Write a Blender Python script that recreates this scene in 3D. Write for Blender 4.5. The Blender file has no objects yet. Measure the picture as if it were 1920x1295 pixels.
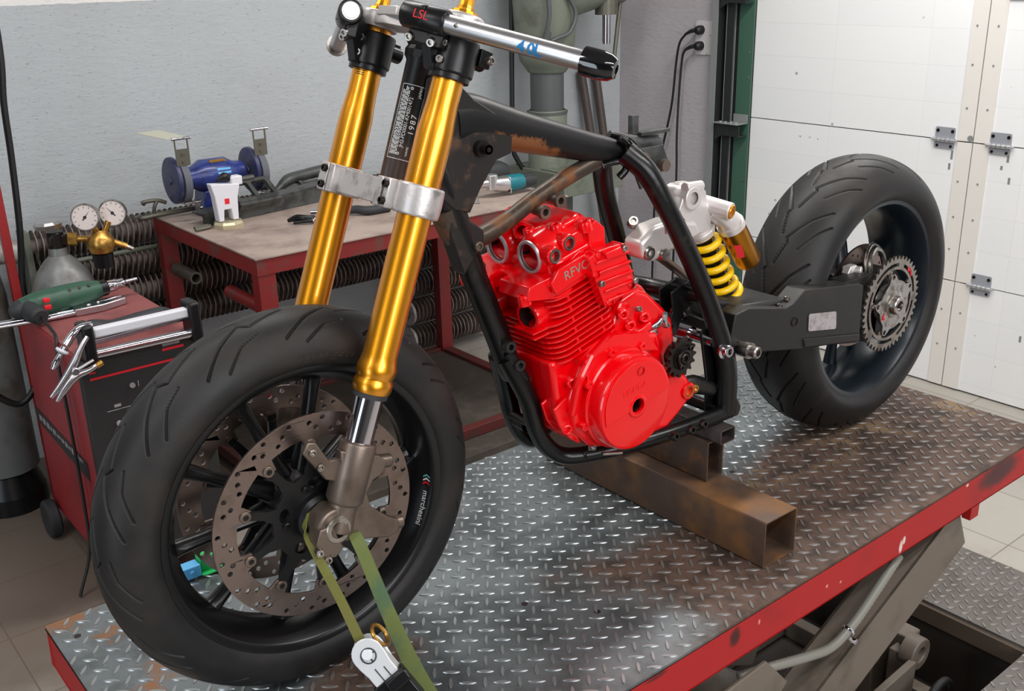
import bpy, bmesh, math, random
import numpy as np
from mathutils import Vector, Matrix
random.seed(7)
SC = bpy.context.scene
COL = SC.collection
PI = math.pi

# ------------------------------------------------------------------ camera
cam = bpy.data.cameras.new('camera')
cam.sensor_fit = 'HORIZONTAL'; cam.sensor_width = 36.0; cam.lens = 36.0 * 1930.285 / 1920.0
cam.clip_start = 0.02
cam_o = bpy.data.objects.new('camera', cam); COL.objects.link(cam_o)
def _cam_rot(yaw, pitch, roll):
    cy, sy, cp, sp = math.cos(yaw), math.sin(yaw), math.cos(pitch), math.sin(pitch)
    f = Vector((sy * cp, cy * cp, -sp)); r = Vector((cy, -sy, 0)); u = r.cross(f)
    c, s = math.cos(roll), math.sin(roll)
    r2, u2 = c * r + s * u, -s * r + c * u
    m = Matrix.Identity(4)
    for i in range(3):
        m[i][0], m[i][1], m[i][2] = r2[i], u2[i], -f[i]
    return m
cam_o.matrix_world = Matrix.Translation((-0.6107, -1.2896, 1.0503)) @ _cam_rot(0.6776, 0.3538, -0.0253)
SC.camera = cam_o

# ------------------------------------------------------------------ light and exposure
SC.view_settings.view_transform = 'Standard'; SC.view_settings.look = 'None'
SC.view_settings.gamma = 1.0; SC.view_settings.exposure = -0.20
SC.view_settings.use_curve_mapping = False
SC.cycles.use_denoising = True
SC.cycles.max_bounces = 8; SC.cycles.diffuse_bounces = 4; SC.cycles.glossy_bounces = 5
SC.cycles.sample_clamp_indirect = 6.0
w = bpy.data.worlds.new('daylight'); SC.world = w; w.use_nodes = True
w.node_tree.nodes['Background'].inputs[0].default_value = (0.80, 0.87, 1.0, 1)
w.node_tree.nodes['Background'].inputs[1].default_value = 0.07
def area(name, loc, to, sx, sy, power, col=(1, 1, 1)):
    l = bpy.data.lights.new(name, 'AREA'); l.shape = 'RECTANGLE'; l.size = sx; l.size_y = sy
    l.energy = power; l.color = col
    o = bpy.data.objects.new(name, l); COL.objects.link(o); o.location = loc
    o.rotation_euler = (Vector(to) - Vector(loc)).to_track_quat('-Z', 'Y').to_euler()
    return o
# fluorescent tubes under the ceiling
for nm, x, y, pw in (('ceiling_tube_light', -0.9, 0.9, 20), ('ceiling_tube_light', 0.9, 0.9, 26),
                     ('ceiling_tube_light', 2.4, 0.5, 46), ('ceiling_tube_light', -0.3, -1.9, 30),
                     ('ceiling_tube_light', 1.7, -1.6, 42)):
    area(nm, (x, y, 2.22), (x, y, 0), 1.25, 0.16, pw, (1.0, 0.97, 0.93))
area('ceiling_tube_light', (-2.3, -0.55, 2.22), (-2.3, -0.55, 0), 2.5, 0.12, 34, (0.98, 0.98, 1.0))
# the open workshop gate on the bike's front side lets daylight in
area('gate_daylight', (-3.5, -0.9, 0.55), (0.2, -0.1, 0.35), 1.0, 2.0, 36, (0.82, 0.92, 1.0))

# added soft fill from behind the camera; the wall there has no window
area('added_fill_light', (0.2, -3.85, 1.35), (0.5, 0, 0.35), 2.6, 1.3, 95, (0.96, 0.98, 1.0))

# ------------------------------------------------------------------ mesh helpers
def V(*a): return Vector(a)
def frame(ax, hint=None):
    z = Vector(ax).normalized()
    h = Vector(hint) if hint is not None else (V(0, 0, 1) if abs(z.z) < 0.9 else V(1, 0, 0))
    x = (h - z * h.dot(z)).normalized(); y = z.cross(x)
    return x, y, z
def basis(o, x, z):
    z = Vector(z).normalized(); x = Vector(x); x = (x - z * x.dot(z)).normalized(); y = z.cross(x)
    m = Matrix.Identity(4)
    for i in range(3):
        m[i][0], m[i][1], m[i][2], m[i][3] = x[i], y[i], z[i], o[i]
    return m
def PY(y=0.0):                      # local x, y -> world X, Z, facing -Y at depth y
    return Matrix(((1, 0, 0, 0), (0, 0, -1, y), (0, 1, 0, 0), (0, 0, 0, 1)))
def smooth_path(pts, sub):
    P = [Vector(p) for p in pts]
    if sub <= 1 or len(P) < 3: return P, [float(i) for i in range(len(P))]
    out, ts = [], []
    for i in range(len(P) - 1):
        p0 = P[i - 1] if i > 0 else 2 * P[i] - P[i + 1]
        p3 = P[i + 2] if i + 2 < len(P) else 2 * P[i + 1] - P[i]
        for k in range(sub):
            t = k / sub
            out.append(0.5 * ((2 * P[i]) + (P[i + 1] - p0) * t + (2 * p0 - 5 * P[i] + 4 * P[i + 1] - p3) * t * t
                              + (3 * P[i] - p0 - 3 * P[i + 1] + p3) * t ** 3))
            ts.append(i + t)
    out.append(P[-1]); ts.append(float(len(P) - 1))
    return out, ts
class MB:
    def __init__(s): s.v, s.f, s.m = [], [], []
    def add(s, vs, fs, mi=0, M=None):
        o = len(s.v)
        s.v += [tuple(M @ Vector(v)) if M is not None else tuple(v) for v in vs]
        s.f += [tuple(i + o for i in f) for f in fs]; s.m += [mi] * len(fs)
        return s
    def box(s, c, d, mi=0, M=None):
        x, y, z = d[0] / 2, d[1] / 2, d[2] / 2
        vs = [(c[0] + a * x, c[1] + b * y, c[2] + e * z) for a in (-1, 1) for b in (-1, 1) for e in (-1, 1)]
        return s.add(vs, [(0, 1, 3, 2), (4, 6, 7, 5), (0, 4, 5, 1), (2, 3, 7, 6), (0, 2, 6, 4), (1, 5, 7, 3)], mi, M)
    def box2(s, a, b, mi=0, M=None):
        return s.box([(p + q) / 2 for p, q in zip(a, b)], [abs(q - p) for p, q in zip(a, b)], mi, M)
    def beam(s, p, q, w, h, mi=0, up=None):
        p, q = Vector(p), Vector(q)
        x, y, z = frame(q - p, up)
        M = basis((p + q) / 2, x, z)
        return s.box((0, 0, 0), (h, w, (q - p).length), mi, M)
    def tube(s, pts, r, n=12, mi=0, sub=1, caps=True, flat=None, hint=None):
        P, ts = smooth_path(pts, sub)
        rr = [r] * len(pts) if not isinstance(r, (list, tuple)) else list(r)
        vs, fs = [], []
        t0 = (P[1] - P[0]).normalized(); x, y, _ = frame(t0, hint)
        for i, p in enumerate(P):
            t = (P[min(i + 1, len(P) - 1)] - P[max(i - 1, 0)]).normalized()
            x = (x - t * x.dot(t)).normalized(); y = t.cross(x)
            k = min(int(ts[i]), len(rr) - 2) if len(rr) > 1 else 0
            ra = rr[k] + (rr[k + 1] - rr[k]) * (ts[i] - k)
            rb = ra if flat is None else flat if not isinstance(flat, (list, tuple)) else flat[k] + (flat[k + 1] - flat[k]) * (ts[i] - k)
            for j in range(n):
                a = 2 * PI * j / n
                vs.append(p + x * (ra * math.cos(a)) + y * (rb * math.sin(a)))
        for i in range(len(P) - 1):
            for j in range(n):
                a, b = i * n + j, i * n + (j + 1) % n
                fs.append((a, b, b + n, a + n))
        if caps:
            fs.append(tuple(range(n - 1, -1, -1))); fs.append(tuple(range((len(P) - 1) * n, len(P) * n)))
        return s.add(vs, fs, mi)
    def cyl(s, p, q, r, r2=None, n=20, mi=0, caps=True):
        return s.tube([p, q], [r, r if r2 is None else r2], n, mi, 1, caps)
    def lathe(s, prof, p0, ax, n=32, mi=0, closed=False, hint=None, mis=None):
        x, y, z = frame(ax, hint); p0 = Vector(p0); vs, fs, ms = [], [], []
        K = len(prof)
        for h, r in prof:
            for j in range(n):
                a = 2 * PI * j / n
                vs.append(p0 + z * h + x * (r * math.cos(a)) + y * (r * math.sin(a)))
        for i in range(K if closed else K - 1):
            i2 = (i + 1) % K
            for j in range(n):
                j2 = (j + 1) % n
                fs.append((i * n + j, i * n + j2, i2 * n + j2, i2 * n + j)); ms.append(mi if mis is None else mis[i])
        o = len(s.m); s.add(vs, fs, mi); s.m[o:] = ms
        return s
    def prism(s, poly, M, th, mi=0):
        n = len(poly)
        vs = [(x, y, -th / 2) for x, y in poly] + [(x, y, th / 2) for x, y in poly]
        fs = [tuple(range(n - 1, -1, -1)), tuple(range(n, 2 * n))]
        fs += [(i, (i + 1) % n, n + (i + 1) % n, n + i) for i in range(n)]
        return s.add(vs, fs, mi, M)
    def shape(s, loops, M, th, mi=0, fn=None, bev=0.0):
        c = bpy.data.curves.new('c', 'CURVE'); c.dimensions = '2D'; c.fill_mode = 'BOTH'; c.extrude = th / 2; c.bevel_depth = bev; c.bevel_resolution = 1
        for lp in loops:
            sp = c.splines.new('POLY'); sp.points.add(len(lp) - 1); sp.use_cyclic_u = True
            for pt, q in zip(sp.points, lp): pt.co = (q[0], q[1], 0, 1)
        return s._curve(c, M, mi, fn)
    def text(s, txt, size, M, th=0.0004, mi=0, fn=None, align='CENTER', space=1.0, bold=0.0):
        c = bpy.data.curves.new('t', 'FONT'); c.body = txt; c.size = size; c.extrude = th / 2
        c.align_x = align; c.align_y = 'CENTER'; c.resolution_u = 3; c.offset = bold; c.space_character = space
        return s._curve(c, M, mi, fn)
    def _curve(s, c, M, mi, fn):
        o = bpy.data.objects.new('tmp', c); COL.objects.link(o)
        dg = bpy.context.evaluated_depsgraph_get(); dg.update()
        me = bpy.data.meshes.new_from_object(o.evaluated_get(dg))
        if fn is not None:
            bm = bmesh.new(); bm.from_mesh(me); bmesh.ops.triangulate(bm, faces=bm.faces)
            lim = max(max(v.co.y for v in bm.verts) - min(v.co.y for v in bm.verts), .001) * .22
            for _ in range(3):
                long = [e for e in bm.edges if e.calc_length() > lim]
                if not long: break
                bmesh.ops.subdivide_edges(bm, edges=long, cuts=1); bmesh.ops.triangulate(bm, faces=[f for f in bm.faces if len(f.verts) > 3])
            bm.to_mesh(me); bm.free()
        vs = [v.co.copy() for v in me.vertices]; fs = [tuple(p.vertices) for p in me.polygons]
        bpy.data.objects.remove(o); bpy.data.curves.remove(c); bpy.data.meshes.remove(me)
        if fn is not None: vs = [fn(v) for v in vs]
        return s.add(vs, fs, mi, M)
    def bolt(s, p, d, r=0.005, h=0.005, mi=0, n=14):
        return s.lathe([(-h, r), (h * .8, r), (h, r * .85), (h, r * .55), (h * .35, r * .5), (h * .35, 0)], p, d, n, mi)
    def hexnut(s, p, d, r, h, mi=0, hole=0.5):
        return s.lathe([(0, r), (h * .85, r), (h, r * .9), (h, r * hole), (h * .3, r * hole), (h * .3, 0)], p, d, 6, mi)
    def torus(s, p, ax, R, r, n=32, m=8, mi=0):
        return s.lathe([(r * math.sin(2 * PI * k / m), R + r * math.cos(2 * PI * k / m)) for k in range(m)], p, ax, n, mi, True)
    def xf(s, M):
        s.v = [tuple(M @ Vector(v)) for v in s.v]; return s
def circ(r, n=32, cx=0.0, cy=0.0, a0=0.0): return [(cx + r * math.cos(a0 + 2 * PI * i / n), cy + r * math.sin(a0 + 2 * PI * i / n)) for i in range(n)]
def rrect(x0, y0, x1, y1, r, n=5):
    out = []
    for cx, cy, a in ((x1 - r, y1 - r, 0), (x0 + r, y1 - r, 90), (x0 + r, y0 + r, 180), (x1 - r, y0 + r, 270)):
        for k in range(n + 1):
            t = math.radians(a + 90 * k / n); out.append((cx + r * math.cos(t), cy + r * math.sin(t)))
    return out

def islands(mb):
    par = list(range(len(mb.v)))
    def find(a):
        while par[a] != a: par[a] = par[par[a]]; a = par[a]
        return a
    for f in mb.f:
        r0 = find(f[0])
        for q in f[1:]: par[find(q)] = r0
    # rings that only share a position (closed lathes) stay together
    out = {}
    for f, m in zip(mb.f, mb.m): out.setdefault(find(f[0]), []).append((f, m))
    res = []
    for fs in out.values():
        n = MB(); idx = {}
        for f, m in fs:
            t = []
            for q in f:
                if q not in idx: idx[q] = len(n.v); n.v.append(mb.v[q])
                t.append(idx[q])
            n.f.append(tuple(t)); n.m.append(m)
        res.append(n)
    return res
def each(name, mb, mats, parent=None, **k):
    return [obj(name, q, mats, parent, **k) for q in islands(mb)]
def obj(name, mb, mats, parent=None, sm=38, bevel=0.0, label=None, kind=None, seg=2):
    if not isinstance(mats, (list, tuple)): mats = [mats]
    off = V(0, 0, 0); p = parent
    while p is not None: off += p.location; p = p.parent
    me = bpy.data.meshes.new(name)
    me.from_pydata([tuple(Vector(v) - off) for v in mb.v], [], mb.f)
    for m in mats: me.materials.append(m)
    me.polygons.foreach_set('material_index', mb.m)
    bm = bmesh.new(); bm.from_mesh(me)
    bmesh.ops.remove_doubles(bm, verts=bm.verts, dist=1e-6)
    bmesh.ops.recalc_face_normals(bm, faces=bm.faces); bm.to_mesh(me); bm.free()
    if sm:
        me.polygons.foreach_set('use_smooth', [True] * len(me.polygons))
        me.set_sharp_from_angle(angle=math.radians(sm))
    o = bpy.data.objects.new(name, me); COL.objects.link(o)
    if parent is not None: o.parent = parent
    if bevel:
        b = o.modifiers.new('b', 'BEVEL'); b.width = bevel; b.segments = seg; b.limit_method = 'ANGLE'; b.angle_limit = math.radians(35)
        b.harden_normals = False
    if label: o['label'] = label
    if kind: o['kind'] = kind
    return o
def tag(o, label, cat, group=None):
    o['label'] = label; o['category'] = cat
    if group: o['group'] = group
    return o
def thing(name, label, cat, loc, group=None):
    o = bpy.data.objects.new(name, None); COL.objects.link(o); o.location = loc; o.empty_display_size = 0.05
    return tag(o, label, cat, group)
def copy_thing(o, delta, label=None, group=None):
    c = o.copy(); COL.objects.link(c); c.location = o.location + Vector(delta)
    def kids(src, dst):
        for ch in list(src.children):
            d = ch.copy(); COL.objects.link(d); d.parent = dst; kids(ch, d)
    kids(o, c)
    if label: c['label'] = label
    if group: c['group'] = group
    return c

# ------------------------------------------------------------------ materials
def lin(c):
    return tuple(((v / 255) / 12.92 if v / 255 <= 0.04045 else ((v / 255 + 0.055) / 1.055) ** 2.4) for v in c) + (1,)
class NT:
    def __init__(s, name):
        s.m = bpy.data.materials.new(name); s.m.use_nodes = True; s.t = s.m.node_tree; s.b = s.t.nodes['Principled BSDF']
        s.tc = s.n('ShaderNodeTexCoord')
    def n(s, typ, **k):
        d = s.t.nodes.new(typ)
        for a, v in k.items(): setattr(d, a, v)
        return d
    def l(s, a, b): s.t.links.new(a, b)
    def noise(s, scale, detail=4, rough=.55, vec=None, dist=0.0):
        d = s.n('ShaderNodeTexNoise'); d.inputs['Scale'].default_value = scale; d.inputs['Detail'].default_value = detail
        d.inputs['Roughness'].default_value = rough; d.inputs['Distortion'].default_value = dist
        s.l(vec or s.tc.outputs['Object'], d.inputs['Vector']); return d.outputs['Fac']
    def ramp(s, fac, lo, hi, inv=False):
        d = s.n('ShaderNodeMapRange'); d.clamp = True; d.interpolation_type = 'SMOOTHSTEP'
        for i, v in zip((1, 2, 3, 4), (lo, hi, 1.0 if inv else 0.0, 0.0 if inv else 1.0)): d.inputs[i].default_value = v
        s.l(fac, d.inputs[0]); return d.outputs[0]
    def mix(s, fac, a, b):
        d = s.n('ShaderNodeMix', data_type='RGBA')
        if isinstance(fac, float): d.inputs[0].default_value = fac
        else: s.l(fac, d.inputs[0])
        for i, v in ((6, a), (7, b)):
            if isinstance(v, tuple): d.inputs[i].default_value = v
            else: s.l(v, d.inputs[i])
        return d.outputs[2]
    def math(s, op, a, b=0.0, c=None):
        d = s.n('ShaderNodeMath', operation=op)
        for i, v in enumerate((a, b) if c is None else (a, b, c)):
            if isinstance(v, (int, float)): d.inputs[i].default_value = v
            else: s.l(v, d.inputs[i])
        return d.outputs[0]
    def col(s, v):
        if isinstance(v, tuple): s.b.inputs['Base Color'].default_value = v
        else: s.l(v, s.b.inputs['Base Color'])
    def set(s, k, v):
        if isinstance(v, (int, float, tuple)): s.b.inputs[k].default_value = v
        else: s.l(v, s.b.inputs[k])
    def bump(s, h, strength, dist=0.002):
        d = s.n('ShaderNodeBump'); d.inputs['Strength'].default_value = strength; d.inputs['Distance'].default_value = dist
        s.l(h, d.inputs['Height']); s.l(d.outputs[0], s.b.inputs['Normal'])
    def xyz(s, which='Object'):
        d = s.n('ShaderNodeSeparateXYZ'); s.l(s.tc.outputs[which], d.inputs[0]); return d.outputs
def mat(name, c, rough=.5, metal=0.0, c2=None, ns=20, lo=.45, hi=.65, bump=0.0, bs=150, coat=0.0, r2=None, m2=None, bd=0.002, spec=None):
    k = NT(name); k.set('Roughness', rough); k.set('Metallic', metal)
    if spec is not None: k.set('Specular IOR Level', spec)
    if c2 is not None:
        f = k.ramp(k.noise(ns, 6, .6), lo, hi); k.col(k.mix(f, lin(c), lin(c2)))
        if r2 is not None: k.set('Roughness', k.math('MULTIPLY_ADD', f, r2 - rough, rough))
        if m2 is not None: k.set('Metallic', k.math('MULTIPLY_ADD', f, m2 - metal, metal))
    else: k.col(lin(c))
    if bump: k.bump(k.noise(bs, 3), bump, bd)
    if coat: k.set('Coat Weight', coat); k.set('Coat Roughness', 0.04)
    return k.m
M = {}
M['gold'] = mat('gold_anodised', (230, 154, 32), .34, .97, coat=.7)
M['chrome'] = mat('chrome', (205, 203, 212), .10, 1.0)
M['steel'] = mat('bare_steel', (176, 172, 168), .30, 1.0, (130, 122, 112), 60)
M['alu'] = mat('brushed_aluminium', (205, 204, 206), .32, 1.0)
M['cast'] = mat('cast_aluminium', (206, 201, 200), .42, .75, (150, 144, 140), 30, .5, .72, .15, 260)
M['shockalu'] = mat('shot_blasted_aluminium', (222, 216, 214), .38, .55)
M['casting_brown'] = mat('grey_brown_casting', (124, 110, 100), .40, .75, (106, 93, 84), 16)
M['black'] = mat('black_anodised', (22, 22, 24), .32, .3)
M['blackgloss'] = mat('black_gloss', (12, 12, 14), .08, 0.0, coat=.5)
M['blackplastic'] = mat('black_plastic', (24, 24, 26), .45)
M['rim'] = mat('black_rim_paint', (16, 16, 18), .30, 0.2, bump=.02)
M['rimblue'] = mat('dark_blue_rim_paint', (22, 30, 38), .30, 0.2)
M['tyre'] = mat('tyre_rubber', (24, 23, 24), .50, 0, (40, 35, 32), 9, .46, .76, .10, 420, r2=.68, spec=.4)
M['tyregroove'] = mat('tyre_groove_rubber', (10, 10, 10), .75)
M['ring'] = mat('machined_ring', (196, 198, 202), .40, .8)
M['tyretext'] = mat('tyre_lettering_rubber', (52, 47, 44), .45)
M['frame'] = mat('frame_black_paint', (13, 13, 14), .28, 0, (46, 36, 31), 26, .58, .80, .12, 90, r2=.6, spec=.4)
M['framegreasy'] = mat('frame_dirty_paint', (28, 25, 24), .42, 0, (96, 62, 38), 15, .55, .74, .25, 70, r2=.75)
M['framerust'] = mat('frame_scraped_tube', (74, 64, 56), .40, .5, (128, 84, 52), 22, .48, .68, .20, 90, r2=.7)
M['weld'] = mat('grease_shine', (24, 23, 25), .14, .3, bump=.3, bs=80)
M['red'] = mat('engine_red_enamel', (226, 0, 10), .20, 0, coat=.40, spec=.4)
M['engdark'] = mat('engine_bore_dark', (30, 14, 14), .5)
M['redskirt'] = mat('lift_red_paint', (176, 30, 34), .40, 0, (138, 24, 28), 6, .5, .8, .03, 300)
M['greyarm'] = mat('lift_grey_paint', (112, 102, 92), .52, .1, (86, 76, 66), 7, .45, .7)
M['conduit'] = mat('grey_conduit', (128, 126, 118), .45)
M['disc'] = mat('brake_disc_steel', (138, 122, 115), .30, .95, (126, 110, 103), 30)
M['discedge'] = mat('brake_disc_edge', (180, 165, 155), .3, 1.0)
M['yellow'] = mat('spring_yellow', (250, 200, 8), .30, 0, coat=.3)
M['swing'] = mat('swingarm_black', (27, 26, 26), .46, .1, (44, 40, 37), 8, .5, .8, .05, 300)
M['plate'] = mat('silver_sticker', (176, 170, 172), .35, .3, (150, 140, 142), 60)
M['white'] = mat('white_paint', (214, 214, 222), .4)
M['whiteprint'] = mat('white_print', (214, 214, 214), .5)
M['teal'] = mat('teal_print', (96, 176, 176), .5)
M['redprint'] = mat('red_print', (214, 26, 40), .5)
M['blueprint'] = mat('blue_marker', (24, 118, 178), .5)
M['rfvc'] = mat('scraped_lettering', (176, 166, 150), .4, .6)
M['brass'] = mat('brass', (196, 152, 78), .34, .9, (150, 110, 56), 60)
M['strapg'] = mat('green_webbing', (100, 110, 58), .8, 0, (76, 100, 70), 14, .45, .6, .35, 500)
M['strapy'] = mat('olive_webbing', (100, 98, 42), .8, 0, (104, 108, 46), 20, .45, .6, .35, 500)
M['bench_red'] = mat('bench_red_paint', (122, 30, 30), .5, 0, (96, 60, 54), 14, .5, .72, .05, 200)
M['bench_top'] = mat('bench_top_steel', (172, 155, 146), .55, .2, (136, 119, 111), 7, .42, .7)
M['bench_dark'] = mat('bench_shelf_dark', (62, 56, 50), .7, .1, (78, 70, 62), 10)
M['bench_rail'] = mat('bench_rail_dark_red', (88, 32, 30), .55, 0, (66, 44, 38), 12)
M['darkpaint'] = mat('dark_painted_steel', (78, 80, 79), .42, .3, (50, 52, 52), 20)
M['olive'] = mat('grey_olive_steel', (104, 102, 92), .4, .5)
M['fin'] = mat('dusty_radiator_fin', (142, 130, 124), .7, .1, (92, 83, 78), 20)
M['pipe'] = mat('whitewashed_pipe', (176, 172, 170), .5, .1, (140, 130, 126), 18)
M['greencast'] = mat('machine_green_paint', (106, 112, 100), .5, 0, (84, 85, 75), 8, .5, .75, .05, 100)
M['greydark'] = mat('machine_dark_grey', (82, 86, 86), .5, .2)
M['blue'] = mat('grinder_blue_paint', (42, 58, 128), .32, .1, (34, 44, 96), 20, coat=.2)
M['blueguard'] = mat('grinder_guard_grey_blue', (62, 64, 92), .45, .1, (40, 42, 88), 12)
M['wheelgrey'] = mat('grinding_wheel_grey', (92, 94, 104), .7, 0, bump=.1, bs=500)
M['clear'] = mat('eye_shield_plastic', (188, 188, 170), .25)
M['makita'] = mat('tool_teal_plastic', (0, 104, 116), .4)
M['darkrubber'] = mat('dark_rubber', (40, 42, 46), .6)
M['welderred'] = mat('welder_red_paint', (150, 34, 40), .45, 0, (122, 30, 36), 5, .45, .7)
M['weldertop'] = mat('welder_top_red', (142, 78, 76), .5, 0, (118, 60, 60), 12)
M['panel'] = mat('welder_panel_black', (36, 34, 36), .5)
M['drillgreen'] = mat('drill_green_plastic', (42, 82, 64), .45, 0, (34, 66, 54), 14)
M['gasgrey'] = mat('gas_bottle_grey', (120, 122, 122), .38, .2, (96, 92, 88), 14)
M['gasgrey2'] = mat('gas_bottle_dull_grey', (104, 108, 108), .45, .2, (84, 80, 74), 8)
M['gauge'] = mat('gauge_face', (214, 202, 198), .35)
M['polered'] = mat('pole_red_paint', (142, 34, 36), .4)
M['cable'] = mat('black_cable', (16, 16, 17), .5)
M['outlet'] = mat('outlet_white', (202, 198, 200), .4)
M['hinge'] = mat('zinc_hinge', (158, 162, 170), .45, .25)
M['trackgreen'] = mat('door_frame_green', (62, 96, 82), .55)
M['trackgrey'] = mat('door_track_grey', (138, 142, 142), .45, .15)
M['trackdark'] = mat('door_track_dark', (44, 46, 48), .5, .3)
M['sign_blue'] = mat('light_blue_plastic', (88, 170, 222), .4)
M['sign_green'] = mat('bright_green_plastic', (24, 168, 84), .4)
M['bgrey'] = mat('buckle_white_metal', (226, 228, 232), .3, .3)
M['rusttube'] = mat('rusty_square_tube', (96, 78, 68), .46, .45, (146, 102, 60), 6, .40, .68, .08, 250, r2=.68)
M['rusttube2'] = mat('rusty_square_tube_darker', (90, 73, 63), .46, .45, (128, 84, 52), 26, .5, .70, .08, 250, r2=.68)
M['thintube'] = mat('bare_thin_tube', (98, 88, 88), .42, .6, (78, 66, 64), 20)
M['rod'] = mat('dark_steel_rod', (92, 82, 78), .5, .4)
M['plug'] = mat('black_plug_rubber', (20, 20, 22), .5)
M['cleaner'] = mat('pale_wrench_steel', (196, 194, 200), .26, 1.0)
M['teeth'] = mat('sprocket_steel', (158, 150, 142), .34, .95, (120, 112, 104), 40)
M['darksteel'] = mat('dark_oily_steel', (60, 56, 54), .34, .9)
M['resgold'] = mat('reservoir_gold', (176, 118, 34), .30, .95)

# ------------------------------------------------------------------ the room
FZ, CZ = -0.63, 2.30
def m_floor():
    k = NT('floor_tiles'); d = k.n('ShaderNodeTexBrick'); mp = k.n('ShaderNodeMapping'); k.l(k.tc.outputs['Object'], mp.inputs[0])
    mp.inputs['Location'].default_value = (0.211 + 3.06, -1.105 + 3.06, 0)
    k.l(mp.outputs[0], d.inputs['Vector']); d.offset = 0.0; d.squash = 1.0
    for n_, v in (('Scale', 1.0), ('Brick Width', .306), ('Row Height', .306), ('Mortar Size', .0022), ('Mortar Smooth', .2), ('Bias', 0.0)): d.inputs[n_].default_value = v
    d.inputs['Color1'].default_value = lin((168, 163, 155)); d.inputs['Color2'].default_value = lin((160, 154, 147)); d.inputs['Mortar'].default_value = lin((120, 112, 98))
    s = k.ramp(k.noise(3.2, 6, .65), .48, .78)
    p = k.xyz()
    s2 = k.ramp(k.math('ADD', k.math('MULTIPLY', k.math('ADD', p[0], k.math('MULTIPLY', p[1], -1.2)), -.5), k.math('MULTIPLY', k.noise(4, 5), .5)), .75, 1.15)  # brown dirt by the welder, deepened to paint in the shade on the floor
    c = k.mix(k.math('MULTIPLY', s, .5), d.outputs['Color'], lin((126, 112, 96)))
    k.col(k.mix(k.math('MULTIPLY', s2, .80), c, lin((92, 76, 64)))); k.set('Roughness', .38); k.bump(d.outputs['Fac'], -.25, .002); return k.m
def m_wall(name, c, c2, top=None):
    k = NT(name); p = k.xyz()
    mp = k.n('ShaderNodeMapping'); k.l(k.tc.outputs['Object'], mp.inputs[0]); mp.inputs['Scale'].default_value = (1, 1, 2.6)
    f = k.ramp(k.noise(2.0, 6, .6), .42, .75)
    col = k.mix(k.math('MULTIPLY', f, .6), lin(c), lin(c2))
    sp = k.ramp(k.noise(34, 2, .4, mp.outputs[0]), .70, .78)
    col = k.mix(k.math('MULTIPLY', sp, .35), col, lin((120, 116, 112)))
    if top is not None:
        e = k.math('GREATER_THAN', k.math('ADD', p[2], k.math('MULTIPLY', k.noise(30, 2), .006)), top)
        col = k.mix(e, col, lin((226, 224, 222)))
    k.col(col); k.set('Roughness', .75)
    k.bump(k.math('ADD', k.noise(26, 5, .6, mp.outputs[0]), k.math('MULTIPLY', k.ramp(k.noise(60, 3, .5, mp.outputs[0]), .62, .74), .6)), .55, .006)
    return k.m
def m_door():
    k = NT('garage_door_panel'); p = k.n('ShaderNodeMapping'); k.l(k.tc.outputs['Object'], p.inputs[0])
    p.inputs['Rotation'].default_value = (0, 0, 0)
    cx = k.n('ShaderNodeCombineXYZ'); q = k.xyz(); k.l(q[1], cx.inputs[0]); k.l(q[2], cx.inputs[1])
    d = k.n('ShaderNodeTexBrick'); mp = k.n('ShaderNodeMapping'); k.l(cx.outputs[0], mp.inputs[0]); mp.inputs['Location'].default_value = (5.0, 4.0 + .025, 0)
    k.l(mp.outputs[0], d.inputs['Vector']); d.offset = 0.0
    for n_, v in (('Scale', 1.0), ('Brick Width', .42), ('Row Height', .1375), ('Mortar Size', .0011), ('Mortar Smooth', .6), ('Bias', 0.0)): d.inputs[n_].default_value = v
    d.inputs['Color1'].default_value = lin((236, 237, 238)); d.inputs['Color2'].default_value = lin((232, 234, 236)); d.inputs['Mortar'].default_value = lin((219, 221, 223))
    sp = k.ramp(k.noise(30, 2, .4), .76, .80)
    k.col(k.mix(k.math('MULTIPLY', sp, .7), d.outputs['Color'], lin((120, 112, 100)))); k.set('Roughness', .42); k.bump(k.noise(160, 2), .04); return k.m
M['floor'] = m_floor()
M['wall'] = m_wall('grey_plaster', (176, 181, 185), (165, 169, 172), .966)
M['wall2'] = m_wall('grey_plaster_mauve', (178, 173, 178), (166, 160, 160))
M['ceil'] = mat('ceiling_grey', (150, 150, 148), .8)
M['wallfar'] = mat('workshop_wall_dark', (96, 94, 92), .8)
M['doorp'] = m_door()
M['doorstile'] = mat('door_stile_cream', (224, 220, 215), .45)
M['pit'] = mat('pit_dark_steel', (44, 37, 32), .7, .1, (34, 29, 25), 8)
PX0, PX1, PY0, PY1 = -0.25, 1.785, -0.40, 0.34
mb = MB()
for a, b in (((-4.2, -4), (PX0, 2.6)), ((PX1, -4), (3.5, 2.6)), ((PX0, -4), (PX1, PY0)), ((PX0, PY1), (PX1, 2.6))):
    mb.box2((a[0], a[1], FZ - .05), (b[0], b[1], FZ))
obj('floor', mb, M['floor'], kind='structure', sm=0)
mb = MB()
mb.box2((PX0 - .05, PY0 - .05, FZ - .27), (PX1 + .05, PY1 + .05, FZ - .25))
for a, b in (((PX0 - .05, PY0 - .05), (PX0, PY1 + .05)), ((PX1, PY0 - .05), (PX1 + .05, PY1 + .05)), ((PX0, PY0 - .05), (PX1, PY0)), ((PX0, PY1), (PX1, PY1 + .05))):
    mb.box2((a[0], a[1], FZ - .25), (b[0], b[1], FZ - .051))
obj('floor_pit', mb, M['pit'], kind='structure', sm=0)
mb = MB(); mb.box2((-4.2, 2.52, FZ - .05), (3.5, 2.62, CZ)); obj('wall_back', mb, M['wall'], kind='structure', sm=0)
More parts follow.
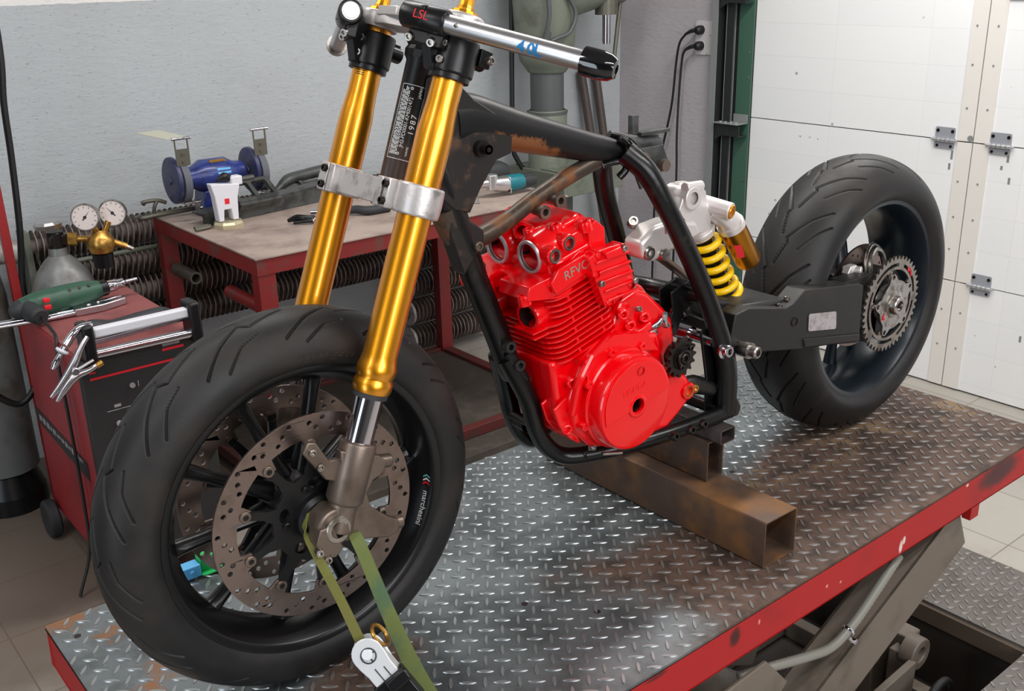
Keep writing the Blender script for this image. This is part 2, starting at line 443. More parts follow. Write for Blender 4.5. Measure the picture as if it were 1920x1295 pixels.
mb = MB(); mb.box2((3.2, 1.90, FZ - .05), (3.34, 2.52, CZ)); mb.box2((3.2, -4.0, 1.62), (3.34, 1.90, CZ)); mb.box2((3.2, -4.0, FZ - .05), (3.34, -1.4, 1.62))
obj('wall_end', mb, M['wall2'], kind='structure', sm=0)
mb = MB(); mb.box2((-4.3, -4.1, FZ - .05), (3.5, -4.0, CZ)); obj('wall_front', mb, M['wallfar'], kind='structure', sm=0)
mb = MB(); mb.box2((-4.3, -4.1, CZ), (3.5, 2.62, CZ + .08)); obj('ceiling', mb, M['ceil'], kind='structure', sm=0)
mb = MB(); mb.box2((-4.3, 0.4, FZ - .05), (-4.2, 2.62, CZ)); mb.box2((-4.3, -4.0, FZ - .05), (-4.2, -2.2, CZ)); mb.box2((-4.3, -2.2, 1.75), (-4.2, .4, CZ))
obj('wall_side', mb, M['wallfar'], kind='structure', sm=0)

# sectional garage door: sections and cream stiles, one structure with hinges on it
mb = MB()
zs = [FZ + .005, -.1765, .3735, .9235, 1.62]
for i in range(4):
    mb.box2((3.24, .685, zs[i] + .0022), (3.285, 1.715, zs[i + 1] - .0022), 0)
    mb.box2((3.24, -1.4, zs[i] + .0022), (3.285, .635, zs[i + 1] - .0022), 0)
    mb.box2((3.236, .662, zs[i] + .0022), (3.285, .722, zs[i + 1] - .0022), 1)
    mb.box2((3.236, .592, zs[i] + .0022), (3.285, .658, zs[i + 1] - .0022), 1)
mb.box2((3.286, -1.4, FZ), (3.30, 1.72, 1.62), 2)
for (y, z0, z1) in ((.735, .30, .335), (.74, .26, .285), (.515, .315, .34), (.535, .285, .30), (.50, .235, .26), (.33, .06, .09), (.37, -.36, -.335)):
    mb.box2((3.2393, y, z0), (3.2405, y + .009, z1), 3)
mb.lathe([(0, .012), (.001, .012), (.001, 0)], (3.2362, .672, .388), (-1, 0, 0), 14, 3)
for y in (.70, .62):
    for z in (-.45, -.30, -.05, .08, .22, .50, .66, .80):
        mb.lathe([(0, .004), (.002, .004), (.002, 0)], (3.236, y, z), (-1, 0, 0), 8, 3)
door = obj('door_1', mb, [M['doorp'], M['doorstile'], M['trackdark'], M['trackgrey']], kind='structure', sm=30)
def hinge(y, z, name='door_hinge'):
    mb = MB()
    mb.prism(rrect(-.040, .006, .040, .048, .006), basis((3.2365, y, z), (0, -1, 0), (-1, 0, 0)), .003)
    mb.prism(rrect(-.040, -.034, .040, -.006, .006), basis((3.2365, y, z), (0, -1, 0), (-1, 0, 0)), .003)
    for dy in (-.03, .03): mb.lathe([(0, .007), (.003, .006), (.003, 0)], (3.235, y + dy, z + .034), (-1, 0, 0), 10, 1)
    for dy in (-.028, .028): mb.lathe([(0, .006), (.002, .005), (.002, 0)], (3.235, y + dy, z - .024), (-1, 0, 0), 10, 1)
    h = obj(name, mb, [M['hinge'], M['darksteel']], door, sm=30)
    mb = MB()
    for k in range(5): mb.cyl((3.229, y - .045 + k * .0182, z), (3.229, y - .0285 + k * .0182, z), .0085, n=12)
    mb.cyl((3.231, y - .055, z), (3.231, y + .055, z), .0035, n=10)
    obj('hinge_knuckle', mb, M['ring'], h)
for y, z in ((.775, .3735), (.555, .3735), (.555, -.1765), (.775, -.1765), (.555, .9235)): hinge(y, z)

# door track and frame at the wall corner
mb = MB(); mb.box2((3.165, 1.872, FZ), (3.2, 1.905, 1.62), 0); mb.box2((3.17, 1.868, FZ), (3.24, 1.873, 1.62), 1)
obj('trim_1', mb, [M['trackgrey'], M['trackdark']], kind='structure', sm=0)
mb = MB()
mb.box2((3.19, 1.838, FZ), (3.25, 1.842, 1.62), 0); mb.box2((3.19, 1.80, FZ), (3.194, 1.838, 1.62), 1); mb.box2((3.246, 1.796, FZ), (3.25, 1.838, 1.62), 1)
mb.box2((3.215, 1.81, FZ), (3.22, 1.818, 1.62), 0)
obj('trim_2', mb, [M['trackgrey'], M['trackdark']], kind='structure', sm=0)
mb = MB(); mb.box2((3.225, 1.716, FZ), (3.232, 1.797, 1.62), 0); mb.box2((3.232, 1.716, FZ), (3.27, 1.868, 1.62), 1)
for z in (-.4, -.1, .08, .55, .66): mb.lathe([(0, .005), (.002, .005), (.002, 0)], (3.225, 1.73, z), (-1, 0, 0), 8, 2)
obj('trim_3', mb, [M['trackgreen'], M['trackdark'], M['alu']], kind='structure', sm=0)
def track_bracket(z, lab):
    t = thing('track_bracket', lab, 'bracket', (3.2, 1.79, z))
    mb = MB(); mb.box2((3.145, 1.72, z + .035), (3.224, 1.862, z + .039)); mb.box2((3.218, 1.72, z + .039), (3.223, 1.80, z + .075))
    obj('bracket_plate', mb, M['trackgrey'], t, bevel=.001)
    mb = MB(); mb.prism([(-.07, .03), (.07, .03), (.07, -.045), (.03, -.02), (-.07, -.02)], basis((3.165, 1.79, z), (0, 1, 0), (1, 0, 0)), .004)
    mb.box2((3.165, 1.72, z - .02), (3.222, 1.862, z - .016)); obj('gusset', mb, M['trackdark'], t, bevel=.001)
    mb = MB()
    for y in (1.74, 1.77, 1.80, 1.83): mb.bolt((3.165, y, z + .041), (0, 0, 1), .006, .004)
    each('bolt', mb, M['hinge'], t)
    return t
track_bracket(.31, 'dark steel door track bracket level with the long horizontal door seam')
track_bracket(.89, 'dark steel door track bracket higher up than the wall sockets')

# sockets on the end wall
def socket(y, lab, name):
    t = thing(name, lab, 'wall socket' if name == 'wall_socket' else 'light switch', (3.2, y, .715))
    mb = MB(); mb.prism(rrect(-.036, -.075, .036, .075, .01), basis((3.195, y, .715), (0, -1, 0), (-1, 0, 0)), .010)
    if name == 'wall_socket':
        for z in (.75, .68): mb.torus((3.190, y, z), (-1, 0, 0), .022, .002, 20, 6)
    else: mb.prism(rrect(-.022, .012, .022, .06, .004), basis((3.1885, y, .715), (0, -1, 0), (-1, 0, 0)), .006)
    obj('cover_plate', mb, M['outlet'], t, bevel=.002); return t
socket(1.985, 'white double wall socket with two black plugs in it', 'wall_socket')
socket(1.915, 'white switch plate between the double socket and the door frame', 'light_switch')
def plug_lead(z, path, lab):
    t = thing('plug_lead', lab, 'power cable', (3.19, 1.985, z))
    mb = MB(); mb.lathe([(0, .020), (.02, .021), (.034, .017), (.040, .010), (.040, 0)], (3.1895, 1.985, z), (-1, 0, 0), 18)
    mb.tube([(3.152, 1.99, z), (3.145, 2.01, z - .004), (3.143, 2.04, z - .018)], [.010, .009, .006], 10, 0, 4); obj('plug', mb, M['plug'], t)
    mb = MB(); mb.tube(path, .0056, 8, 0, 6); obj('flex', mb, M['cable'], t)
plug_lead(.75, [(3.143, 2.04, .732), (3.143, 2.075, .69), (3.146, 2.095, .60), (3.15, 2.12, .40), (3.15, 2.17, .20), (3.15, 2.21, .05), (3.15, 2.22, -.60)], 'black plug and lead in the upper outlet of the double socket')
plug_lead(.68, [(3.143, 2.04, .662), (3.148, 2.06, .62), (3.15, 2.075, .45), (3.15, 2.08, .25), (3.15, 2.075, .05), (3.15, 2.08, -.60)], 'black plug and lead in the lower outlet of the double socket')

# ------------------------------------------------------------------ lift table
def stain_mask(k, p):
    # brown oily film with ragged edges over the beam end of the deck, and a small patch by the strap
    n1 = k.math('MULTIPLY_ADD', k.noise(5, 7, .65), 2.4, -1.2)
    ga = k.math('MULTIPLY_ADD', p[0], 4.0, -1.6)
    gb = k.math('MULTIPLY', k.math('SUBTRACT', k.math('MULTIPLY_ADD', k.math('MAXIMUM', k.math('SUBTRACT', p[0], .78), 0.0), .24, -.045), p[1]), 9.0)
    g = k.math('MINIMUM', ga, gb)
    r2 = k.math('ADD', k.math('POWER', k.math('DIVIDE', k.math('SUBTRACT', p[0], .06), .13), 2.0), k.math('POWER', k.math('DIVIDE', k.math('SUBTRACT', p[1], -.07), .07), 2.0))
    g = k.math('MAXIMUM', g, k.math('SUBTRACT', 1.0, r2))
    g = k.math('MAXIMUM', g, k.math('MULTIPLY_ADD', p[0], 6.0, -9.0))
    return k.ramp(k.math('ADD', g, n1), -.05, .75)
def m_deck(name, stain=True):
    k = NT(name); p = list(k.xyz()); p[0] = k.math('ADD', p[0], .71)
    n1 = k.noise(7, 7, .65); n2 = k.noise(2.4, 5, .6)
    base = k.mix(k.ramp(n1, .40, .66), lin((128, 135, 138)), lin((92, 97, 99)))
    rough = .36
    if stain:
        # brown oily rust: the front right area and the strip behind the rear wheel, with ragged edges
        st = stain_mask(k, p)
        # worn bright strip just left of the beam end
        col = k.mix(k.math('MULTIPLY', st, .94), base, k.mix(k.ramp(k.noise(16, 6, .7), .42, .64), lin((92, 70, 58)), lin((58, 43, 35))))
        sand = k.math('MULTIPLY', k.ramp(k.noise(9, 6, .65, None, .4), .47, .62), k.math('MULTIPLY', k.ramp(p[0], .85, 1.05), k.ramp(k.math('ABSOLUTE', k.math('MULTIPLY_ADD', p[0], .17, k.math('ADD', p[1], -.125))), .03, .09, True)))
        col = k.mix(k.math('MULTIPLY', sand, .75), col, lin((140, 116, 88)))
        rust = k.math('MULTIPLY', k.ramp(k.noise(11, 6, .7), .54, .64), k.ramp(p[0], -.14, -.22))
        col = k.mix(k.math('MULTIPLY', rust, .8), col, lin((166, 112, 66)))
        k.set('Roughness', k.math('MULTIPLY_ADD', st, .24, .38)); k.set('Metallic', k.math('MULTIPLY_ADD', st, -.66, .72)); k.set('Specular IOR Level', .25)
        k.col(col)
    else:
        k.col(k.mix(k.ramp(n2, .45, .7), lin((112, 108, 104)), lin((80, 70, 63)))); k.set('Roughness', .42); k.set('Metallic', .5)
    k.bump(k.noise(190, 3), .06); return k.m
def m_lug(name, stain=True):
    k = NT(name); p = list(k.xyz()); p[0] = k.math('ADD', p[0], .71); c = lin((170, 174, 176))
    if stain:
        st = stain_mask(k, p)
        k.col(k.mix(k.math('MULTIPLY', st, .8), c, lin((92, 77, 68))))
        k.set('Metallic', k.math('MULTIPLY_ADD', st, -.62, .85))
    else: k.col(lin((150, 144, 138))); k.set('Metallic', .8)
    k.set('Roughness', .33); return k.m
M['deck'] = m_deck('checker_plate_deck'); M['lug'] = m_lug('checker_plate_lug')
M['deck2'] = m_deck('checker_plate_floor', False); M['lug2'] = m_lug('checker_plate_floor_lug', False)
def lugs(mb, x0, x1, y0, y1, z, pitch=.0270, mi=1, ang=-38.8):
    a = math.radians(ang); ca, sa = math.cos(a), math.sin(a)
    L, W, H = .0140, .0036, .0018
    prof = [(-1, 0), (-.6, .75), (0, 1), (.6, .75), (1, 0), (.6, -.75), (0, -1), (-.6, -.75)]
    R = 1.6 * max(x1 - x0, y1 - y0); n = int(R / pitch) + 2
    cx, cy = (x0 + x1) / 2, (y0 + y1) / 2
    for i in range(-n, n + 1):
        for j in range(-n, n + 1):
            qx, qy = i * pitch, j * pitch
            px, py = cx + ca * qx - sa * qy, cy + sa * qx + ca * qy
            if not (x0 + .006 < px < x1 - .006 and y0 + .006 < py < y1 - .006): continue
            b = a if (i + j) % 2 == 0 else a + PI / 2
            cb, sb = math.cos(b), math.sin(b)
            vs = []
            for s, h in ((1.0, -.0002), (.72, H)):
                for u, v in prof:
                    lu, lv = u * L * (1 if s == 1 else .9), v * W * s
                    X, Y = px + cb * lu - sb * lv, py + sb * lu + cb * lv
                    vs.append((min(max(X, x0), x1), min(max(Y, y0), y1), z + h))
            fs = [(k, (k + 1) % 8, 8 + (k + 1) % 8, 8 + k) for k in range(8)] + [tuple(range(8, 16))]
            mb.add(vs, fs, mi)
TX0, TX1, TY0, TY1 = -.304, 1.724, -.377, .396
lift = thing('lift_table', 'red scissor lift table topped with worn checker plate carrying the motorcycle', 'lift table', (.71, 0, FZ - .25))
mb = MB(); mb.box2((TX0, TY0, -.005), (TX1, TY1, 0), 0); lugs(mb, TX0, TX1, TY0, TY1, 0)
for x, y in ((.36, -.10), (1.02, -.02), (-.27, .33), (.44, -.20)): mb.lathe([(.0004, .006), (.0006, .0)], (x, y, 0), (0, 0, 1), 12, 2)
obj('deck_plate', mb, [M['deck'], M['lug'], M['engdark']], lift, sm=25)
def m_skirt():
    k = NT('lift_skirt_red'); p = k.xyz()
    col = k.mix(k.ramp(k.noise(5, 6, .6), .52, .8), lin((164, 22, 26)), lin((136, 20, 24)))
    def spot(x, z, rx, rz):
        a = k.math('POWER', k.math('DIVIDE', k.math('SUBTRACT', p[0], x), rx), 2.0); b = k.math('POWER', k.math('DIVIDE', k.math('SUBTRACT', p[2], z), rz), 2.0)
        return k.ramp(k.math('ADD', k.math('ADD', a, b), k.math('MULTIPLY', k.noise(60, 3), .8)), .6, 1.6, True)
    oz = -(FZ - .25); ox = -.71
    for x, z, rx, rz, c in ((.595, -.030, .016, .022, (34, 22, 22)), (1.50, -.03, .10, .035, (52, 36, 38)), (1.112, -.062, .007, .016, (222, 206, 200)), (1.122, -.052, .006, .010, (222, 206, 200)),
                            (.86, -.045, .004, .004, (220, 150, 140)), (.905, -.055, .004, .003, (220, 150, 140)), (.66, -.03, .003, .006, (220, 140, 130)), (.40, -.012, .03, .006, (84, 24, 24)), (1.36, -.012, .006, .004, (226, 200, 190))):
        col = k.mix(k.math('MULTIPLY', spot(x + ox, z + oz, rx, rz), .9), col, lin(c))
    k.col(col); k.set('Roughness', .42); k.set('Specular IOR Level', .3); return k.m
M['skirt'] = m_skirt()
mb = MB()
mb.box2((TX0, TY0, -.080), (TX1, TY0 + .006, -.0055)); mb.box2((TX0, TY1 - .006, -.080), (TX1, TY1, -.0055))
mb.box2((TX0, TY0, -.080), (TX0 + .006, TY1, -.0055)); mb.box2((TX1 - .006, TY0, -.080), (TX1, TY1, -.0055))
mb.box2((1.395, TY0, -.112), (1.43, TY0 + .02, -.079))
for x in (0, .34, .68, 1.02, 1.36): mb.box2((x, TY0 + .006, -.06), (x + .04, TY1 - .006, -.0055))
obj('skirt', mb, M['skirt'], lift, sm=0, bevel=.0012)
# scissor arms
def arm(y0, y1, nm):
    a = V(1.43, 0, -.150); b = V(.185, 0, -.760); d = (b - a).normalized(); nrm = V(-d.z, 0, d.x)
    if nrm.z < 0: nrm = -nrm
    mb = MB(); h = .062
    for ya, yb, hh in ((y0, y0 + .006, h), (y1 - .006, y1, h)):
        P = [a + nrm * h, b + nrm * h, b - nrm * h, a - nrm * h]
        mb.prism([(p.x, p.z) for p in P], PY((ya + yb) / 2), .006)
    for sgn in (1, -1):
        mb.add([a + nrm * h * sgn + V(0, y0, 0), b + nrm * h * sgn + V(0, y0, 0), b + nrm * h * sgn + V(0, y1, 0), a + nrm * h * sgn + V(0, y1, 0)], [(0, 1, 2, 3)])
    return obj(nm, mb, M['greyarm'], lift, sm=30)
arm(-.345, -.265, 'scissor_arm'); arm(.25, .33, 'scissor_arm')
def arm2(y):
    a = V(.05, 0, -.150); b = V(1.46, 0, -.80); d = (b - a).normalized(); nrm = V(d.z, 0, -d.x); h = .05
    mb = MB(); P = [a + nrm * h, b + nrm * h, b - nrm * h, a - nrm * h]; mb.prism([(p.x, p.z) for p in P], PY(y), .05)
    return obj('scissor_arm', mb, M['greyarm'], lift, sm=30, bevel=.003)
arm2(-.235); arm2(.22)
mb = MB(); mb.cyl((.86, -.34, -.455), (.86, .33, -.455), .024); mb.lathe([(0, .03), (.012, .028), (.012, 0)], (.86, -.345, -.455), (0, -1, 0), 20)
obj('pivot_shaft', mb, M['greyarm'], lift)
mb = MB(); mb.prism([(.60, -.165), (.72, -.155), (.79, -.235), (.66, -.34), (.55, -.28)], PY(-.352), .008); obj('gusset_plate', mb, M['greyarm'], lift, bevel=.002)
mb = MB(); mb.lathe([(0, .020), (.006, .018), (.006, 0)], (.66, -.357, -.275), (0, -1, 0), 20); obj('red_cap', mb, M['skirt'], lift)
# conduit
mb = MB(); P = [(.70, -.31, -.205), (.77, -.335, -.203), (.86, -.352, -.215), (.93, -.356, -.225), (1.0, -.356, -.205), (1.08, -.354, -.160), (1.16, -.35, -.115)]
pts, _ = smooth_path(P, 20); rr = [.0088 + (.0012 if i % 2 else 0) for i in range(len(pts))]
mb.tube(pts, rr, 14); obj('conduit', mb, M['conduit'], lift, sm=80)
mb = MB(); mb.torus((.985, -.356, -.213), (.85, 0, .5), .0115, .003, 16, 6); mb.tube([(.985, -.358, -.228), (.99, -.362, -.238), (1.0, -.362, -.244)], .004, 8); mb.bolt((1.005, -.36, -.246), (0, -1, 0), .006, .004); obj('conduit_clip', mb, M['chrome'], lift)
# hydraulic ram and base frame in the pit
mb = MB(); mb.cyl((1.36, -.16, -.80), (.70, -.10, -.30), .045, n=24); mb.cyl((1.36, -.16, -.80), (1.30, -.155, -.755), .056, n=24); obj('hydraulic_ram', mb, M['greyarm'], lift)
mb = MB(); mb.cyl((.62, -.10, -.24), (.70, -.10, -.30), .02, n=16); obj('ram_rod', mb, M['chrome'], lift)
mb = MB()
mb.box2((1.56, -.20, -.86), (1.60, -.14, -.655)); mb.box2((1.56, -.10, -.86), (1.60, -.04, -.655)); mb.box2((1.60, -.17, -.85), (1.66, -.07, -.63))
mb.lathe([(-.02, .045), (.02, .045)], (1.60, -.19, -.66), (0, -1, 0), 20); mb.lathe([(.02, .045), (.02, .02), (-.02, .02)], (1.60, -.19, -.66), (0, -1, 0), 20)
obj('clevis', mb, M['greyarm'], lift, bevel=.004)
mb = MB(); mb.prism([(1.06, -.70), (1.56, -.655), (1.56, -.72), (1.10, -.80)], PY(-.21), .02); mb.box2((1.06, -.22, -.80), (1.12, .25, -.70)); obj('link_arm', mb, M['greyarm'], lift, bevel=.003)
mb = MB(); mb.box2((-.2, -.34, -.88), (1.70, -.27, -.82)); mb.box2((-.2, .25, -.88), (1.70, .31, -.82)); mb.box2((1.66, -.27, -.88), (1.70, .25, -.82)); mq = MB(); mq.box2((PX1 - .012, PY0 + .002, FZ - .055), (PX1 - .001, PY1 - .002, FZ - .006)); obj('pit_edge_angle', mq, mat('pit_angle_brown', (92, 78, 66), .6, .2), lift, sm=0)
obj('base_frame', mb, M['greyarm'], lift, bevel=.003)
mb = MB(); mb.tube([(1.42, -.30, -.80), (1.44, -.31, -.70), (1.52, -.30, -.665), (1.60, -.29, -.70), (1.64, -.28, -.83)], .011, 10, 0, 6); mb.tube([(1.20, -.30, -.72), (1.22, -.31, -.80), (1.24, -.30, -.86)], .014, 10, 0, 4)
each('hydraulic_hose', mb, M['cable'], lift)
# pit cover plates set in the floor
def cover(name, lab, x0, x1, y0, y1):
    mb = MB(); mb.box2((x0, y0, FZ - .004), (x1, y1, FZ + .004), 0); lugs(mb, x0, x1, y0, y1, FZ + .004)
    return tag(obj(name, mb, [M['deck2'], M['lug2']], sm=25), lab, 'floor plate')
cover('pit_cover_plate', 'wide checker plate set in the tiles at the end of the lift pit', PX1 - .001, 2.12, -.62, .38)
cover('pit_cover_plate', 'narrow checker plate strip along the long side of the lift pit', .2, PX1 - .003, -.50, PY0 + .002)

# ------------------------------------------------------------------ steel tubes under the frame
def sq_tube(name, lab, x0, x1, y0, y1, z0, z1, t, m):
    mb = MB(); cx, cz = (x0 + x1) / 2, (z0 + z1) / 2; a, b = (x1 - x0) / 2, (z1 - z0) / 2
    o = rrect(-a, -b, a, b, .004, 3); i = rrect(-a + t, -b + t, a - t, b - t, .002, 3); n = len(o)
    vs = []
    for y in (y0, y1):
        vs += [(cx + p[0], y, cz + p[1]) for p in o] + [(cx + p[0], y, cz + p[1]) for p in i]
    fs = []
    for k in range(n):
        q = (k + 1) % n
        fs += [(k, q, 2 * n + q, 2 * n + k), (n + k, 3 * n + k, 3 * n + q, n + q), (k, n + k, n + q, q), (2 * n + k, 2 * n + q, 3 * n + q, 3 * n + k)]
    mb.add(vs, fs); return tag(obj(name, mb, m, sm=35), lab, 'steel tube', 'steel tubes propping up the frame')
sq_tube('square_steel_tube', 'large rusty square steel tube lying across the checker plate', .757, .850, -.306, .299, .0020, .096, .0026, M['rusttube'])
sq_tube('square_steel_tube', 'rusty square tube standing on the large one under the frame', .798, .846, -.131, .16, .0965, .181, .0035, M['rusttube2'])
sq_tube('square_steel_tube', 'thin bare rectangular tube directly under the frame rail', .806, .848, -.155, .15, .1815, .211, .0025, M['thintube'])

# ------------------------------------------------------------------ motorcycle
bike = thing('motorcycle', 'unfinished motorcycle with red engine and gold fork standing on the checker plate lift', 'motorcycle', (.71, 0, 0))
def P(name, mb, m, par=None, **k): return obj(name, mb, m, par or bike, **k)

def tyre_mesh(name, R, hw, rad, yb, rb, par, pats, reps, per, X, mats):
    """tread of half-ellipse section with the groove pattern pressed in"""
    nt = reps * per; th = np.arange(nt) * 2 * np.pi / nt
    u = np.linspace(-1, 1, 141); rw = R - rad
    ys = hw * np.sin(u * np.pi / 2); rs = rw + rad * np.cos(u * np.pi / 2) ** .92 if False else rw + rad * np.cos(u * np.pi / 2)
    t = np.linspace(0, 1, 13)[1:]
    ws = (1 - t) ** 2 * hw + 2 * t * (1 - t) * hw * 1.0 + t ** 2 * yb; wr = (1 - t) ** 2 * rw + 2 * t * (1 - t) * (rw - (rw - rb) * .55) + t ** 2 * rb
    bead = np.where(t > .8, 0.0012 * np.sin((t - .8) / .2 * np.pi), 0)
    Y = np.concatenate([-ws[::-1], ys, ws]); Rr = np.concatenate([wr[::-1], rs, wr])
    nu = len(Y); off = len(ws)
    arc = np.zeros(nu); arc[1:] = np.cumsum(np.hypot(np.diff(Y), np.diff(Rr))); arc -= arc[nu // 2]
    per_ang = 2 * np.pi / reps; dep = np.zeros((per, nu)); TH = th[:per]
    A, S = np.meshgrid(TH * R, arc, indexing='ij')
    for sgn, shift in ((1, 0.0), (-1, .5)):
        for pat, wd, dp in pats:
            pts = [(math.radians(a) * R, s * arc[off + 140] * .98 * sgn) for a, s in pat]
            for k in range(-3, 4):
                o = (k + shift) * per_ang * R
                for (x0, y0), (x1, y1) in zip(pts, pts[1:]):
                    x0k, x1k = x0 + o, x1 + o; dx, dy = x1k - x0k, y1 - y0
                    tt = np.clip(((A - x0k) * dx + (S - y0) * dy) / (dx * dx + dy * dy + 1e-12), 0, 1)
                    dd = np.hypot(A - x0k - tt * dx, S - y0 - tt * dy)
                    dep = np.maximum(dep, dp * np.clip((wd - dd) / (wd * .62), 0, 1))
    dep = np.tile(dep, (reps, 1))
    nx = np.gradient(Rr); ny = np.gradient(Y); L = np.hypot(nx, ny); n_r, n_y = ny / L, -nx / L     # outward normal in the section
    rr = Rr[None, :] - dep * n_r[None, :]; yy = Y[None, :] - dep * n_y[None, :]
    c, s = np.cos(th)[:, None], np.sin(th)[:, None]
    co = np.stack([rr * c, yy + 0 * rr, rr * s], -1).reshape(-1, 3)
    mt = np.array(X); co = co @ mt[:3, :3].T + mt[:3, 3]
    off_v = np.array(bike.location); co = co - off_v
    i, j = np.meshgrid(np.arange(nt), np.arange(nu - 1), indexing='ij'); i2 = (i + 1) % nt
    F = np.stack([i * nu + j, i * nu + j + 1, i2 * nu + j + 1, i2 * nu + j], -1).reshape(-1, 4)
    me = bpy.data.meshes.new(name); me.vertices.add(len(co)); me.vertices.foreach_set('co', co.astype(np.float32).ravel())
    me.loops.add(F.size); me.loops.foreach_set('vertex_index', F.astype(np.int32).ravel())
    me.polygons.add(len(F)); me.polygons.foreach_set('loop_start', (np.arange(len(F)) * 4).astype(np.int32))
    for m in mats: me.materials.append(m)
    me.polygons.foreach_set('use_smooth', [True] * len(F)); me.update(calc_edges=True); me.validate()
    o = bpy.data.objects.new(name, me); COL.objects.link(o); o.parent = par; return o

def wheel_text(mb, txt, size, r, y, a0, X, tilt=0.0, sgn=-1, mi=0, th=.0003, align='CENTER', space=1.0):
    """letters along a circle on the -Y face, tops outward, reading clockwise"""
    def fn(v):
        a = a0 - v.x / r; rad = r + v.y * math.cos(tilt)
        return X @ V(rad * math.cos(a), y - v.z - .0004 - v.y * math.sin(tilt), rad * math.sin(a))
    mb.text(txt, size, None, th, mi, fn, align, space)

# ---- front wheel
XF = Matrix.Translation((0, 0, .300)) @ Matrix.Rotation(-.026, 4, 'Z')
mb = MB()
rimprof = [(-.054, .2265), (-.051, .2285), (-.046, .224), (-.02, .2105), (.02, .2105), (.046, .224), (.051, .2285), (.054, .2265), (.0525, .2175), (.049, .2135), (.030, .2040), (.014, .1935), (-.014, .1935), (-.030, .2040), (-.049, .2135), (-.0525, .2175)]
mb.lathe(rimprof, (0, 0, 0), (0, 1, 0), 120, 0, True)
for k in range(10):
    a = 2 * PI * k / 10 + math.radians(4); d = V(math.cos(a), 0, math.sin(a)); q = V(-math.sin(a), 0, math.cos(a))
    mb.tube([d * .035, d * .075, d * .15, d * .188, d * .198], [.017, .0125, .0095, .012, .017], 12, 0, 3, True, [.022, .017, .013, .014, .016], hint=q)
mb.lathe([(-.060, .030), (-.060, .040), (-.045, .046), (-.02, .052), (.02, .052), (.045, .046), (.060, .040), (.060, .030)], (0, 0, 0), (0, 1, 0), 40, 0)
mb.xf(XF); fw = P('wheel', mb, M['rim'], sm=35)
LA = [(-1, .02), (10, .22), (12.5, .10), (20, .34), (28, .66)]
LB = [(9, .42), (15, .51), (22, .78)]
tyre_mesh('tyre', .300, .060, .056, .0505, .2240, fw, [(LA, .0024, .0055), (LB, .0019, .0045)], 14, 110, XF, [M['tyre'], M['tyregroove']])
mb = MB()
for ch, (t, dy) in enumerate([('120/70 ZR17', 0)]): wheel_text(mb, t, .017, .2405, -.0588, math.radians(80), XF, .25, th=.0012)
P('tyre_lettering', mb, M['tyretext'], fw, sm=0)
mb = MB(); wheel_text(mb, 'marchesini', .0135, .2080, -.0410, math.radians(-19.5), XF, 1.1, th=.0004, mi=0)
for k, mi in ((0, 2), (1, 0), (2, 1)):
    a0 = math.radians(-4.2 - 1.7 * k)
    def fnc(v, a0=a0):
        a = a0 - v.x / .208; rad = .208 + v.y * math.cos(1.1); return XF @ V(rad * math.cos(a), -.0410 - v.z - .0004 - v.y * math.sin(1.1), rad * math.sin(a))
    mb.shape([[(.004, -.006), (.0005, 0), (.004, .006), (.0015, .006), (-.0025, 0), (.0015, -.006)]], None, .0004, mi, fnc)
P('rim_decal', mb, [M['whiteprint'], M['redprint'], M['teal']], fw, sm=0)
def front_disc(y):
    s = -1 if y < 0 else 1
    X = XF @ PY(y)
    holes = []
    for k in range(10):
        a = 2 * PI * k / 10 + .10
        for da, rr in ((-.22, .152), (-.13, .143), (-.05, .134), (.06, .152), (.13, .1385), (.20, .147)):
            holes.append(circ(.0040, 12, rr * math.cos(a + da), rr * math.sin(a + da)))
    inner = []
    N = 200
    for i in range(N):
        a = 2 * PI * i / N; c = math.cos(10 * (a - .31)); r = .1245 if c < .62 else .108
        inner.append((r * math.cos(a), r * math.sin(a)))
    mb = MB(); mb.shape([circ(.160, 128), inner[::-1]] + holes, X, .0042, 0)
    d = P('brake_disc', mb, M['disc'], fw, sm=30, bevel=.0004)
    # carrier star
    mb = MB(); out = []
    for i in range(N):
        a = 2 * PI * i / N; c = math.cos(10 * (a - .31)); r = .117 if c > .80 else .070 + .020 * max(0, c)
        out.append((r * math.cos(a), r * math.sin(a)))
    win = []
    for k in range(5):
        a = 2 * PI * k / 5 + .3
        win.append([((.054 + .008 * math.cos(t)) * math.cos(a + .20 * math.sin(t)), (.054 + .008 * math.cos(t)) * math.sin(a + .20 * math.sin(t))) for t in np.linspace(0, 2 * PI, 20, endpoint=False)])
    mb.shape([out, circ(.036, 40)] + win, X, .007, 0)
    mb.lathe([(0, .038), (.012, .036), (.018, .030), (.018, .024)], X @ V(0, 0, 0), (0, s, 0), 32)
    for k in range(5):
        a = 2 * PI * k / 5 + .62; p = X @ V(.05 * math.cos(a), .05 * math.sin(a), 0); mb.bolt(p + V(0, s * .004, 0), (0, s, 0), .006, .004)
    P('disc_carrier', mb, M['black'], fw, sm=30)
    mb = MB()
    for k in range(10):
        a = 2 * PI * k / 10 + .31; p = X @ V(.1145 * math.cos(a), .1145 * math.sin(a), 0)
        mb.lathe([(-.005, .0085), (.0045, .0085), (.0055, .0075), (.0055, .0045), (.002, .004), (.002, 0)], p, (0, s, 0), 18)
    each('disc_bobbin', mb, M['casting_brown'], fw, sm=40)
front_disc(-.0645); front_disc(.0645)
mb = MB(); mb.cyl(XF @ V(.200, -.018, .012), XF @ V(.178, -.030, .012), .004, n=10); mb.cyl(XF @ V(.178, -.030, .012), XF @ V(.168, -.036, .012), .0052, n=10); P('valve', mb, M['chrome'], fw)

